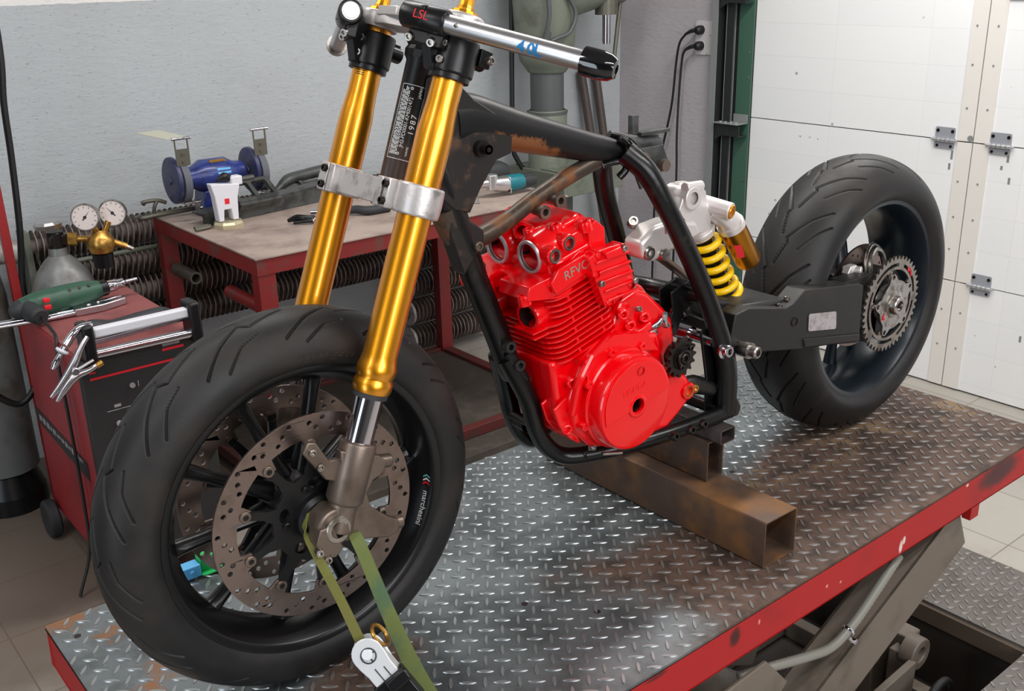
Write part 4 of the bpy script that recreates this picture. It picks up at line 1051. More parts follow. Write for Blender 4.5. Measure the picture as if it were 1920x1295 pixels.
# ---- shock absorber
S0, S1 = V(.906, 0, .546), V(.990, 0, .402); SA = (S1 - S0).normalized(); SX = V(-SA.z, 0, SA.x); SX = SX if SX.x > 0 else -SX
mb = MB(); mb.cyl(S0 - SA * .01, S1 + SA * .02, .019, n=28); mb.cyl(S1, S1 + SA * .05, .014, n=20); shock = P('shock_absorber', mb, M['blackgloss'])
mb = MB()
L = (S1 - S0).length; turns = 6.2; pts = []; rr = []
for i in range(int(turns * 22) + 1):
    t = i / (turns * 22); a = 2 * PI * turns * t + 1.0; pitch = t if t < .80 else .80 + (t - .80) * .7
    pts.append(S0 + SA * (L * 1.05 * pitch) + (SX * math.cos(a) + V(0, 1, 0) * math.sin(a)) * (.030 + (.006 * max(0, (t - .7) / .3))))
mb.tube(pts, .0074, 10); P('spring', mb, M['yellow'], shock, sm=60)
mb = MB()
mb.lathe([(-.016, .016), (-.016, .033), (-.008, .034), (-.006, .031), (0, .031), (.002, .026), (.002, .019)], S0 - SA * .004, SA, 40)
mb.lathe([(-.052, .016), (-.046, .024), (-.020, .028), (-.016, .026)], S0, SA, 36)
mb.prism([(.812, .612), (.828, .645), (.846, .660), (.868, .658), (.888, .640), (.893, .612), (.908, .588), (.902, .560), (.872, .562), (.858, .582), (.836, .592)], PY(-.004), .042)
mb.lathe([(-.030, .012), (-.030, .022), (.030, .022), (.030, .012)], (.846, -.002, .634), (0, -1, 0), 28); mb.cyl((.83, -.022, .655), (.878, -.020, .652), .010, n=16)
mb.cyl((.905, .010, .612), (.924, -.058, .600), .0175, n=32); mb.cyl((.87, -.002, .606), (.912, -.015, .606), .014, n=20)
mb.tube([(.912, -.02, .598), (.93, -.032, .586), (.950, -.036, .570)], [.017, .021, .0255], 20, 0, 4)
P('shock_head', mb, M['shockalu'], shock, bevel=.003, sm=40)
RD = V(.055, -.002, -.078).normalized(); R0 = V(.952, -.036, .566)
mb = MB(); mb.lathe([(-.006, .020), (-.006, .0272), (.006, .0278), (.006, .024)], R0, RD, 36); P('reservoir_collar', mb, M['shockalu'], shock)
mb = MB(); mb.lathe([(.006, .0262), (.098, .0262), (.106, .022), (.106, 0)], R0, RD, 40); P('reservoir', mb, M['resgold'], shock)
mb = MB(); mb.lathe([(.003, .0140), (.007, .0140), (.0085, .0125), (.0085, .0045), (.005, .004), (.005, 0)], (.9225, -.0530, .6008), (.27, -.95, -.16), 26); P('adjuster_cap', mb, M['gold'], shock)
mb = MB(); mb.prism(rrect(-.007, -.016, .007, .016, .002, 2), basis(R0 + RD * .045 + V(-.0200, -.0180, -.012), (.6, -.6, .3), (-.74, -.68, -.1)), .001); P('red_label', mb, M['redprint'], shock, sm=0)
# rocker and link
mb = MB(); mb.prism([(.694, .578), (.728, .601), (.777, .606), (.845, .592), (.862, .565), (.808, .553), (.762, .543), (.730, .535), (.700, .548)], PY(-.020), .046)
rk = P('suspension_rocker', mb, M['shockalu'], bevel=.008, sm=40, seg=3)
mb = MB(); mb.lathe([(-.03, .013), (.028, .013), (.030, .011), (.030, .006), (.024, .005), (.024, 0)], (.716, -.018, .556), (0, -1, 0), 22); mb.lathe([(-.03, .012), (.030, .012), (.032, .0105), (.032, 0)], (.754, -.018, .546), (0, -1, 0), 22); mb.bolt((.712, -.005, .607), (-.5, -.6, .4), .010, .012); P('rocker_bolt', mb, M['steel'], rk)
mb = MB(); mb.text('MO', .020, basis((.772, -.0436, .592), (.97, 0, .18), (0, -1, 0)), .0006); P('rocker_lettering', mb, M['redprint'], rk, sm=0)
mb = MB(); mb.tube([(.752, -.02, .546), (.81, -.02, .505), (.88, -.02, .452)], [.012, .0115, .012], 16, flat=.008, hint=V(0, 1, 0)); P('link_rod', mb, M['casting_brown'])

# ---- engine
EU, EW = V(.966, 0, .259), V(-.259, 0, .966); EO = V(.52, 0, .44)
def E(u, y, w_): return EO + EU * u + V(0, y, 0) + EW * w_
def EM(w_): return basis(E(0, 0, w_), EU, EW)                    # local x = u, y = across
def ES(y): m = basis(E(0, y, 0), EU, V(0, -1, 0)); return m      # local x = u, y = w on the side face
RED = M['red']
case = [(.440, .428), (.47, .425), (.52, .440), (.585, .462), (.60, .500), (.640, .512), (.672, .500), (.715, .462), (.738, .436), (.748, .39), (.742, .30), (.712, .248), (.66, .236), (.55, .236), (.505, .262), (.470, .300), (.452, .345), (.446, .39)]
mb = MB(); mb.prism(case, PY(0), .170)
mb.prism([(.50, .43), (.56, .44), (.60, .44), (.68, .43), (.70, .36), (.69, .26), (.60, .235), (.52, .250), (.478, .295), (.468, .36)], PY(-.085), .04)
mb.prism([(.655, .33), (.70, .345), (.748, .332), (.768, .305), (.764, .280), (.735, .258), (.70, .236), (.65, .238)], PY(-.092), .046)
eng = P('engine', mb, RED, bevel=.009, sm=40, seg=3)
def G(name, mb, m=None, **k): return P(name, mb, m or RED, eng, **k)
# cylinder with cooling fins
mb = MB(); mb.prism(rrect(-.058, -.076, .066, .076, .03), basis(E(0, 0, .055), EU, EW), .13)
for k in range(12):
    front = -.076 if k < 8 else -.060
    mb.prism(rrect(front - .001 * k * 0, -.097, .080, .097, .034, 7), EM(.0 + .0102 * k), .0032)
for u in (-.02, .04):
    for k in range(11): mb.box((u, -.086, .005 + .0102 * k), (.005, .014, .0075), 0, basis(EO, EU, EW)) if k % 2 == (0 if u < 0 else 1) else None
for sg in (-1, 1):
    mb.lathe([(-.05, .026), (.012, .026), (.016, .024), (.016, .0185)], E(-.066, .052 * sg, .088), V(-.95, .12 * sg, -.1), 28)
    for q in range(2): mb.prism([(-.034, -.016), (.034, -.016), (.026, .018), (-.026, .018)], basis(E(-.078, .052 * sg, .060 + .0102 * q), V(0, 1, 0), EW), .003)
G('cylinder', mb, sm=35)
mb = MB()
for sg in (-1, 1): mb.lathe([(.0145, .0187), (-.02, .0175), (-.02, 0)], E(-.066, .052 * sg, .088), V(-.95, .12 * sg, -.1), 28)
each('exhaust_port', mb, M['engdark'], eng)
# head
mb = MB()
mb.prism(rrect(-.062, -.097, .070, .097, .026, 6), EM(.128), .022)
mb.prism([(p[0], p[1]) for p in rrect(-.066, -.100, .050, .100, .024, 6)], EM(.146), .014)
mb.prism(rrect(-.040, -.092, .072, .092, .03, 6), EM(.160), .030)
mb.prism(rrect(-.022, -.086, .078, .084, .03, 6), EM(.184), .034)
mb.prism(rrect(-.002, -.070, .070, .070, .028, 6), EM(.206), .020)
G('cylinder_head', mb, bevel=.007, sm=40, seg=3)
mb = MB()
for y in (-.046, .038):
    c = V(.432, y, .604); d = V(-.97, -.02, -.12).normalized()
    mb.lathe([(-.11, .044), (-.03, .041), (-.010, .036), (-.003, .032), (0, .029), (0, .0224), (-.03, .0224)], c, d, 40)
    mb.prism([(.446, .579), (.412, .575), (.390, .570), (.386, .548), (.47, .536), (.53, .60), (.50, .612)], PY(y + (-.010 if y < 0 else .010)), .074)
for u, y, w_ in ((-.098, -.080, .142), (-.098, .012, .142), (-.095, .078, .142), (.05, -.088, .206), (.062, .05, .212), (.01, -.062, .214), (-.012, .02, .216), (-.02, -.03, .214), (.07, -.072, .196), (.02, .062, .216)):
    mb.lathe([(-.012, .0115), (.004, .0105), (.006, .0095), (.006, .0045), (.0, .0045), (0, 0)], E(u, y, w_), EW, 16)
mb.lathe([(-.03, .017), (0, .016), (.004, .013), (.004, .0085)], E(-.005, -.05, .206), V(-.25, -.75, .6), 24); mb.lathe([(-.03, .017), (.004, .0155), (.006, .013), (.006, .0085)], E(-.020, -.012, .210), V(-.7, -.3, .62), 24)
for k in range(6): mb.box((-.040 + .011 * k, .058, .203), (.004, .042, .016), 0, basis(EO, EU, EW))
mb.lathe([(-.02, .016), (.006, .015), (.008, .0125)], E(-.028, -.086, .1855), (0, -1, 0), 24); mb.lathe([(-.02, .016), (.006, .015), (.008, .0125)], E(.006, -.086, .1925), (0, -1, 0), 24)
mb.prism([(-.05, .128), (.030, .133), (.034, .155), (.026, .166), (-.034, .166), (-.055, .150)], ES(-.099), .008)
mb.prism([(.052, .10), (.075, .13), (.085, .185), (.07, .205), (.05, .20), (.045, .15)], ES(-.084), .02)
G('rocker_cover', mb, bevel=.0025, sm=40)
for y in (-.046, .038):
    c = V(.432, y, .604); d = V(-.97, -.02, -.12).normalized()
    mb = MB(); mb.lathe([(-.002, .0285), (.003, .0280), (.0045, .0262), (.004, .0232), (-.002, .0222), (-.004, .0222)], c, d, 48); G('valve_cover_ring', mb, M['ring'])
    mb = MB(); mb.lathe([(.001, .0224), (-.030, .0224), (-.030, 0)], c, d, 36)
    mb.lathe([(-.029, .006), (-.020, .005), (-.018, 0)], c + V(0, .004, 0), d, 14, 1); G('valve_bore', mb, [M['engdark'], M['steel']])
mb = MB()
for p in (E(-.028, -.0925, .1855), E(.006, -.0925, .1925)): mb.lathe([(.0, .0122), (.0025, .0115), (.0025, .0085), (-.012, .0078), (-.012, 0)], p, (0, -1, 0), 24)
mb.lathe([(.0, .0122), (.0055, .0115), (.0055, .008), (-.008, .0075), (-.008, 0)], V(.394, .040, .575), (-.7, -.1, .7), 20)
mb.lathe([(.004, .0088), (-.01, .008), (-.01, 0)], E(-.005, -.05, .206), V(-.25, -.75, .6), 18)
[obj('threaded_boss', q, M['teeth'], eng) for q in islands(mb)]
mb = MB(); mb.text('RFVC', .0225, ES(-.1033) @ Matrix.Translation((.0, .1485, 0)), .0012, 0, None, 'CENTER', 1.02); G('head_lettering', mb, M['rfvc'], sm=0)
# cam chain side cover
mb = MB()
cc = [(.497, .602), (.521, .612), (.570, .613), (.580, .600), (.603, .549), (.599, .533), (.553, .510), (.536, .512), (.512, .566)]
mb.prism(cc, PY(-.105), .022)
for k in range(5):
    z0 = .594 - .0175 * k; mb.prism([(.512 + .007 * k, z0), (.586 + .0055 * k, z0 + .006), (.587 + .0055 * k, z0 + .001), (.512 + .007 * k, z0 - .005)], PY(-.117), .006)
mb.prism([(.53, .606), (.565, .610), (.575, .600), (.57, .596), (.535, .594)], PY(-.112), .020)
for x, z in ((.520, .604), (.573, .606), (.597, .538), (.546, .517), (.514, .572), (.566, .522)): mb.lathe([(-.02, .0085), (.004, .008), (.005, .007)], (x, -.114, z), (0, -1, 0), 14)
G('cam_chain_cover', mb, bevel=.003, sm=35)
mb = MB()
for x, z in ((.573, .606), (.522, .556), (.60, .545)): mb.bolt((x, -.121, z), (0, -1, 0), .0055, .004)
for x, y, z in ((.632, -.10, .482), (.70, -.105, .437), (.505, -.118, .262), (.60, -.09, .515)): mb.bolt((x, y, z), (0, -1, .3), .0052, .005)
each('cover_screw', mb, M['steel'], eng)
# flywheel cover
FC = V(.580, 0, .334)
mb = MB(); mb.lathe([(-.09, .090), (-.118, .0915), (-.120, .0875), (-.143, .0865), (-.149, .083), (-.1505, .078), (-.1505, .016)], FC, (0, 1, 0), 72)
mb.lathe([(-.1505, .0215), (-.1535, .021), (-.1545, .019), (-.1545, .0145), (-.13, .0135)], FC + V(.0, 0, -.004), (0, 1, 0), 36)
a0, a1 = math.radians(6), math.radians(196)
half = [(.0775 * math.cos(a0 + (a1 - a0) * i / 40), .0775 * math.sin(a0 + (a1 - a0) * i / 40)) for i in range(41)] + [(.020 * math.cos(a1 + (a0 - a1) * i / 16), -.004 + .020 * math.sin(a1 + (a0 - a1) * i / 16)) for i in range(17)]
mb.shape([half], Matrix.Translation(FC) @ PY(-.1515), .003)
mb.prism([(.49, .425), (.56, .455), (.64, .44), (.67, .40), (.60, .42), (.53, .405), (.50, .37)], PY(-.10), .03)
for ang in (150, 196, 318, 20, 62, 108): 
    t = math.radians(ang); mb.lathe([(-.03, .0085), (.0, .0085), (.003, .0075), (.003, .004), (0, .004), (0, 0)], FC + V(.096 * math.cos(t), -.118, .096 * math.sin(t)), (0, -1, 0), 14)
mb.lathe([(-.03, .011), (.0, .0105), (.002, .009)], FC + V(0.005, -.152, .060), (0, -1, 0), 20)
mb.tube([(.475, -.10, .33), (.482, -.11, .39), (.51, -.11, .43)], .008, 10, 0, 4)
fcv = G('flywheel_cover', mb, sm=35, bevel=.0015)
mb = MB(); mb.text('HONDA', .0155, basis(FC + V(-.008, -.1531, .030), (.985, 0, .16), (0, -1, 0)), .0012); G('cover_lettering', mb, sm=0)
mb = MB(); mb.lathe([(-.1542, .0146), (-.135, .0136), (-.128, .012), (-.128, 0)], FC + V(.0, 0, -.004), (0, 1, 0), 30); mb.lathe([(-.1542, .0068), (-.145, .0062), (-.145, 0)], FC + V(.005, 0, .060), (0, 1, 0), 20); each('inspection_hole', mb, M['darksteel'], eng)
# front of the crankcase, ribs, bosses
mb = MB()
for y0 in (-.075, -.052, -.045): pass
for x, y, z in ((.462, -.050, .365), (.478, -.095, .385), (.47, -.09, .30), (.60, -.092, .478), (.655, -.09, .46), (.62, -.09, .452), (.56, -.10, .438)):
    mb.lathe([(-.03, .0105), (.006, .010), (.008, .009), (.008, .005), (0, .0045), (0, 0)], (x, y, z), (-.35, -1, .05), 16)
for y in (-.09, -.058, -.03): mb.prism([(.44, .345), (.47, .36), (.49, .30), (.50, .262), (.475, .28), (.452, .31)], PY(y), .006)
mb.tube([(.60, .03, .515), (.64, .03, .53), (.68, .02, .50), (.69, .02, .46)], [.03, .05, .045, .03], 20, 0, 5)
mb.tube([(.56, -.04, .462), (.60, -.045, .492), (.66, -.05, .495), (.70, -.055, .455)], [.012, .02, .022, .014], 16, 0, 5)
mb.lathe([(-.04, .017), (.010, .017), (.012, .015), (.012, .011)], (.752, -.108, .298), (0, -1, 0), 24)
mb.prism([(.58, .430), (.66, .452), (.665, .440), (.59, .415)], PY(-.09), .03); mb.box2((.60, -.06, .46), (.70, .07, .478))
each('case_boss', mb, RED, eng, bevel=.002, sm=35)
mb = MB(); mb.cyl((.664, -.06, .470), (.655, -.06, .505), .0095, n=18); G('breather_stub', mb)
mb = MB(); mb.lathe([(0, .0100), (.004, .0095), (.004, .0065), (-.01, .006), (-.01, 0)], (.655, -.06, .505), (-.25, 0, .97), 18); mb.cyl((.640, -.03, .507), (.634, -.03, .524), .007, n=14); G('breather_rim', mb, M['steel'])
mb = MB(); mb.cyl((.678, -.09, .420), (.676, -.09, .434), .011, n=18); mb.tube([(.677, -.09, .432), (.695, -.09, .437), (.712, -.088, .446)], .0065, 12, flat=.004, sub=3); mb.cyl((.710, -.088, .438), (.709, -.088, .454), .0085, n=16); G('clutch_lever', mb, M['chrome'])
mb = MB(); Xo = Matrix.Translation((.716, -.126, .378)) @ PY(0); mb.shape([teeth(15, .0385, .0305)], Xo, .008); mb.lathe([(-.02, .022), (.006, .022), (.006, .0)], (.716, -.126, .378), (0, -1, 0), 28)
osp = G('output_sprocket', mb, M['darksteel'], sm=25)
mb = MB(); mb.prism([(-.012, -.018), (.014, -.014), (.024, .012), (.018, .020), (.004, .020), (-.014, .008)], Matrix.Translation((0, -.007, 0)) @ Xo, .004); mb.torus((.716, -.136, .378), (0, -1, 0), .014, .003, 24, 8)
mb.bolt((.732, -.135, .394), (0, -1, 0), .005, .004); mb.bolt((.708, -.135, .362), (0, -1, 0), .005, .004); mb.bolt((.716, -.132, .378), (0, -1, 0), .010, .008); G('sprocket_plate', mb, M['darksteel'])
mb = MB(); mb.lathe([(.0, .0115), (.001, .0112), (.001, .0088), (-.012, .008), (-.012, 0)], (.752, -.1195, .298), (0, -1, 0), 22); mb.lathe([(-.03, .009), (.006, .009), (.008, .0075), (.008, .004), (.0, 0)], (.785, -.10, .29), (0, -1, 0), 16); G('mount_bush', mb, M['brass'])
mb = MB(); mb.tube([(.765, -.08, .285), (.80, -.085, .288), (.845, -.10, .27)], [.018, .020, .014], 16, 0, 4, flat=[.012, .014, .012]); F('engine_mount_bracket', mb, 'framegreasy')
mb = MB(); mb.cyl((.522, -.125, .247), (.56, -.135, .241), .0036, n=10); G('long_stud', mb, M['steel'])

# ------------------------------------------------------------------ tie-down strap on the front axle
st = thing('tie_down_strap', 'green webbing tie-down strap with white buckle looped round the front axle', 'strap', (.05, -.30, .0))
def ribbon(mb, pts, widths, sides, th=.0016, mi=0, sub=8):
    Pn, ts = smooth_path(pts, sub); vs = []; n = len(Pn)
    for i, p in enumerate(Pn):
        k = min(int(ts[i]), len(pts) - 2); f = ts[i] - k
        s_ = (Vector(sides[k]) * (1 - f) + Vector(sides[k + 1]) * f); t = (Pn[min(i + 1, n - 1)] - Pn[max(i - 1, 0)]).normalized()
        s_ = (s_ - t * s_.dot(t)).normalized(); nn = t.cross(s_); w_ = (widths[k] * (1 - f) + widths[k + 1] * f) / 2
        vs += [p + s_ * w_ + nn * th / 2, p - s_ * w_ + nn * th / 2, p - s_ * w_ - nn * th / 2, p + s_ * w_ - nn * th / 2]
    fs = [(0, 1, 2, 3), (4 * n - 1, 4 * n - 2, 4 * n - 3, 4 * n - 4)]
    for i in range(n - 1):
        for j in range(4): a, b = 4 * i + j, 4 * i + (j + 1) % 4; fs.append((a, b, b + 4, a + 4))
    return mb.add(vs, fs, mi)
mb = MB(); ribbon(mb, [(-.026, -.078, .316), (-.0335, -.088, .300), (-.036, -.116, .276), (-.030, -.165, .222), (-.024, -.208, .163)], [.016, .013, .013, .0135, .0145], [(0, 1, 0), (.1, .9, .1), (.75, -.5, .2), (.8, -.5, 0), (.8, -.5, 0)])
ribbon(mb, [(-.026, -.078, .316), (0, -.078, .328), (.027, -.080, .314), (.031, -.098, .288)], [.016] * 4, [(0, 1, 0)] * 4)
sa = obj('webbing', mb, M['strapy'], st, sm=30)
mb = MB(); ribbon(mb, [(.031, -.098, .288), (.027, -.140, .262), (.034, -.200, .165), (.046, -.258, .076), (.062, -.340, .012), (.075, -.396, -.016)], [.018, .019, .022, .027, .028, .028], [(0, 1, 0), (.7, -.6, .2), (.77, -.6, .1), (.77, -.62, .1), (.77, -.62, .1), (.77, -.62, .1)])
obj('webbing', mb, M['strapg'], st, sm=30)
bx = (V(.008, -.268, .088) - V(-.024, -.208, .163)).normalized(); side = V(.8, -.58, 0); side = (side - bx * side.dot(bx)).normalized(); nb = bx.cross(side)
if nb.dot(V(-.6, -.6, .5)) < 0: nb = -nb
Bm = basis(V(-.024, -.208, .163), bx, nb) @ Matrix.Scale(1.18, 4)
mb = MB()
out = [(-.006 + .0 , 0)] ; ang = [math.radians(a) for a in range(90, 271, 15)]
head = [(.012 + .019 * math.cos(a), .019 * math.sin(a)) for a in ang]
mb.prism(head + [(.022, -.0185), (.035, -.0165), (.085, -.0165), (.085, .0165), (.035, .0165), (.022, .0185)], Bm @ Matrix.Translation((0, 0, .010)), .003)
mb.prism(head + [(.022, -.0185), (.035, -.0165), (.085, -.0165), (.085, .0165), (.035, .0165), (.022, .0185)], Bm @ Matrix.Translation((0, 0, -.012)), .003)
mb.box((.05, .0155, -.001), (.07, .002, .022), 0, Bm); mb.cyl(Bm @ V(.012, -.004, -.013), Bm @ V(.012, .0, .014), .008, n=20)
bk = obj('buckle', mb, M['bgrey'], st, bevel=.0015)
mb = MB(); mb.torus(Bm @ V(.014, 0, .0118), nb, .0105, .0011, 26, 6); mb.box((.014, 0, .0118), (.016, .0018, .001), 0, Bm @ Matrix.Rotation(0, 4, 'Z')); mb.box((.014, .004, .0118), (.0018, .010, .001), 0, Bm)
for u, v in ((.040, -.004), (.044, .006)): mb.box((u, v, .0118), (.018, .0014, .0008), 0, Bm)
obj('buckle_mark', mb, M['darkpaint'], bk)
mb = MB(); mb.box((.070, .0, .002), (.045, .042, .020), 0, Bm); mb.box((.058, .010, .016), (.016, .030, .010), 0, Bm); obj('release_lever', mb, M['black'], st, bevel=.003)
mb = MB(); mb.torus(Bm @ V(.006, .022, -.006), (side + nb * .3), .016, .003, 26, 8); obj('ring', mb, M['brass'], st)
mb = MB(); ribbon(mb, [Bm @ V(.08, 0, -.004), V(.03, -.33, .035), V(.05, -.378, .012), V(.055, -.396, -.03)], [.024] * 4, [side] * 4); obj('webbing', mb, M['strapy'], st, sm=30)

# small clip on the deck behind the front wheel
bt = thing('plastic_clip', 'small light blue and green plastic clip behind the front wheel on the deck', 'clip', (-.035, .375, .002))
mb = MB(); mb.box((-.052, .372, .016), (.036, .026, .024), 0, None); mb.cyl((-.052, .358, .018), (-.052, .355, .018), .004, n=12); obj('body', mb, M['sign_blue'], bt, bevel=.003)
mb = MB(); mb.box((-.016, .376, .022), (.034, .022, .030)); mb.prism(rrect(-.03, -.010, .03, .010, .009), Matrix.Translation((-.005, .362, .006)), .005); obj('lever', mb, M['sign_green'], bt, bevel=.003)

# ------------------------------------------------------------------ workbench
bz = .25; BX0, BX1, BY0, BY1 = .660, 1.905, 1.493, 2.305
bench = thing('workbench', 'red steel workbench with worn bare metal top standing by the grey wall', 'workbench', (1.28, 1.9, FZ))
mb = MB(); mb.box2((BX0 - .004, BY0 - .004, bz - .006), (BX1 + .004, BY1 + .004, bz)); obj('bench_top', mb, M['bench_top'], bench, sm=0, bevel=.001)
mb = MB()
mb.box2((BX0, BY0, bz - .055), (BX1, BY0 + .005, bz - .0065)); mb.box2((BX0, BY1 - .005, bz - .055), (BX1, BY1, bz - .0065)); mb.box2((BX0, BY0, bz - .055), (BX0 + .005, BY1, bz - .0065)); mb.box2((BX1 - .005, BY0, bz - .055), (BX1, BY1, bz - .0065))
obj('apron', mb, M['bench_red'], bench, sm=0, bevel=.001)
for x, y in ((BX0, BY0), (BX1 - .06, BY0), (BX0, BY1 - .05), (BX1 - .06, BY1 - .05)):
    mb = MB(); mb.box2((x + .002, y + .002, FZ), (x + .06, y + .05, bz - .055)); mb.box2((x - .01, y - .01, FZ), (x + .07, y + .06, FZ + .006)); obj('leg', mb, M['bench_red'], bench, sm=0, bevel=.002)
mb = MB(); mb.box2((BX0 + .06, BY0 + .002, FZ + .045), (BX1 - .06, BY0 + .04, FZ + .085)); mb.box2((BX0 + .06, BY1 - .04, FZ + .045), (BX1 - .06, BY1 - .002, FZ + .085)); mb.box2((BX1 - .055, BY0 + .05, FZ + .045), (BX1 - .01, BY1 - .05, FZ + .085)); mb.box2((BX0 + .01, BY0 + .05, FZ + .045), (BX0 + .055, BY1 - .05, FZ + .085))
obj('bench_rail', mb, M['bench_rail'], bench, sm=0, bevel=.002)
mb = MB(); mb.box2((BX0 + .06, BY0 - .11, FZ + .001), (BX1 - .06, BY0 + .03, FZ + .044)); obj('toe_board', mb, M['bench_dark'], bench, sm=0, bevel=.002)
mb = MB(); mb.box2((BX0 + .05, BY0 + .03, FZ + .062), (BX1 - .05, BY1 - .03, FZ + .070)); obj('shelf', mb, M['bench_dark'], bench, sm=0)
for a, b, m in (((.70, 2.25, .056), (.70, 2.08, .056), 'olive'), ((.72, 1.85, .056), (.72, 1.60, .056), 'bench_red')):
    mb = MB(); v = V(0, -1, 0); L = (Vector(b) - Vector(a)).length; mb.lathe([(0, .022), (L, .022), (L, .015), (L * .3, .015)], a, v, 20); obj('peg', mb, M[m], bench)

# ---- finned radiator along the wall behind the bench
rad = thing('finned_radiator', 'dusty finned pipe radiator running along the grey wall behind the workbench', 'radiator', (1.2, 2.40, FZ))
def fin_row(x0, x1, z, name='finned_pipe', cap=False):
    mb = MB(); mb.cyl((x0 - .03, 2.41, z), (x1, 2.41, z), .026, n=12)
    n = int((x1 - x0) / .0205); N = 18; vs = []; fs = []
    for i in range(n):
        x = x0 + i * .0205
        b = len(vs)
        for q, r in ((-.0016, .0562), (.0016, .0562), (.0016, .024), (-.0016, .024)):
            vs += [(x + q + .004 * math.sin(2 * PI * j / N), 2.41 + r * math.cos(2 * PI * j / N), z + r * math.sin(2 * PI * j / N)) for j in range(N)]
        for q in range(3):
            for j in range(N): fs.append((b + q * N + j, b + q * N + (j + 1) % N, b + (q + 1) * N + (j + 1) % N, b + (q + 1) * N + j))
    mb.add(vs, fs)
    if cap: mb.lathe([(0, .02), (0, .055), (.012, .055), (.012, .02)], (x0 - .028, 2.41, z), (1, 0, 0), 24, 1)
    return obj(name, mb, [M['fin'], M['pipe']], rad, sm=35)
for z in (.185, .073, -.039, -.151): fin_row(.275, 2.25, z)
fin_row(1.80, 2.25, -.40, cap=True); fin_row(1.80, 2.25, -.525, cap=True); fin_row(1.80, 2.25, -.275, cap=True)
mb = MB(); mb.cyl((-.6, 2.36, .185), (.20, 2.38, .185), .033, n=24); mb.lathe([(0, .02), (0, .040), (.03, .040), (.03, .02)], (.19, 2.38, .185), (1, .05, 0), 24); obj('supply_pipe', mb, M['pipe'], rad)
mb = MB(); mb.cyl((.28, 2.335, .129), (2.2, 2.335, .129), .008, n=8); mb.box2((.24, 2.38, -.2), (.262, 2.46, .24)); obj('hanger_bar', mb, M['greencast'], rad)

# ---- bench grinder
g = thing('bench_grinder', 'blue double ended bench grinder with raised eye shields on the workbench', 'bench grinder', (.83, 2.13, bz))
mb = MB(); gz, gy = .385, 2.168
mb.lathe([(-.115, .020), (-.112, .036), (-.075, .040), (-.045, .058), (.045, .058), (.075, .040), (.112, .036), (.115, .02)], (.845, gy, gz), (1, 0, 0), 36)
mb.prism([(-.07, 0), (.07, 0), (.055, .09), (-.055, .09)], basis((.845, gy, bz), (1, 0, 0), (0, -1, 0)), .09)
for x in (.70, .985):
    mg = MB(); mg.lathe([(-.009, .0), (-.009, .076), (-.006, .080), (.008, .080), (.008, .077)], (x, gy, gz), (1, 0, 0), 40); mg.lathe([(-.015, 0), (-.015, .012), (-.009, .014)], (x, gy, gz), (1, 0, 0), 20); obj('wheel_guard', mg, M['blueguard'], g, bevel=.003)
body = obj('motor_housing', mb, M['blue'], g, bevel=.004, sm=35)
mb = MB(); mb.prism(rrect(-.03, -.007, .03, .007, .002), basis((.855, gy - .028, gz + .0518), (1, 0, 0), (0, -.5, .86)), .001); obj('data_plate', mb, M['brass'], g)
mb = MB(); mb.prism(rrect(-.024, -.010, .024, .010, .002), basis((.865, gy - .054, gz + .019), (1, 0, 0), (0, -.94, .33)), .001); obj('label', mb, M['sign_blue'], g)
for x in (.722, 1.007):
    mb = MB(); mb.lathe([(-.012, .01), (-.012, .075), (.012, .075), (.012, .01)], (x, gy - .012, gz - .004), (1, 0, 0), 40); obj('grinding_wheel', mb, M['wheelgrey'], g)
    mb = MB()
    mb.box2((x - .024, gy - .06, gz + .055), (x + .024, gy - .055, gz + .112)); mb.box2((x - .024, gy - .06, gz + .112), (x - .020, gy - .054, gz + .145)); mb.box2((x + .020, gy - .06, gz + .112), (x + .024, gy - .054, gz + .145))
    for zz in (.07, .095): mb.bolt((x, gy - .061, gz + zz), (0, -1, 0), .005, .004)
    obj('shield_arm', mb, M['olive'], g, bevel=.001)
    mb = MB(); mb.cyl((x - .034, gy - .06, gz + .147), (x + .034, gy - .06, gz + .147), .005, n=12); obj('shield_hinge', mb, M['chrome'], g)
    mb = MB(); mb.box2((x - .028, gy - .10, gz - .068), (x + .028, gy - .07, gz - .062)); mb.box2((x + .022, gy - .09, gz - .11), (x + .026, gy - .05, gz - .062)); mb.bolt((x + .03, gy - .08, gz - .09), (1, 0, 0), .007, .008); obj('tool_rest', mb, M['steel'], g, bevel=.001)
mb = MB(); mb.add([(.675, gy - .062, gz + .147), (.75, gy - .062, gz + .147), (.695, gy + .05, gz + .165), (.612, gy + .05, gz + .165)] + [(.675, gy - .062, gz + .149), (.75, gy - .062, gz + .149), (.695, gy + .05, gz + .167), (.612, gy + .05, gz + .167)], [(0, 1, 2, 3), (7, 6, 5, 4), (0, 4, 5, 1), (1, 5, 6, 2), (2, 6, 7, 3), (3, 7, 4, 0)]); obj('eye_shield', mb, M['clear'], g, sm=0)
# forked rod sticking out beside the grinder
t = thing('forked_steel_bar', 'dark forked steel bar sticking out over the bench corner beside the grinder', 'steel bar', (.66, 2.24, bz))
mb = MB(); mb.tube([(.585, 2.24, .268), (.60, 2.24, .258), (.66, 2.235, .262), (.80, 2.225, .268)], .009, 10, 0, 4); mb.tube([(.62, 2.255, .302), (.615, 2.25, .310), (.66, 2.24, .312), (.69, 2.235, .30)], .007, 10, 0, 4); mb.tube([(.645, 2.245, .262), (.648, 2.24, .29), (.66, 2.24, .31)], .007, 8, 0, 3); obj('bar', mb, M['olive'], t)

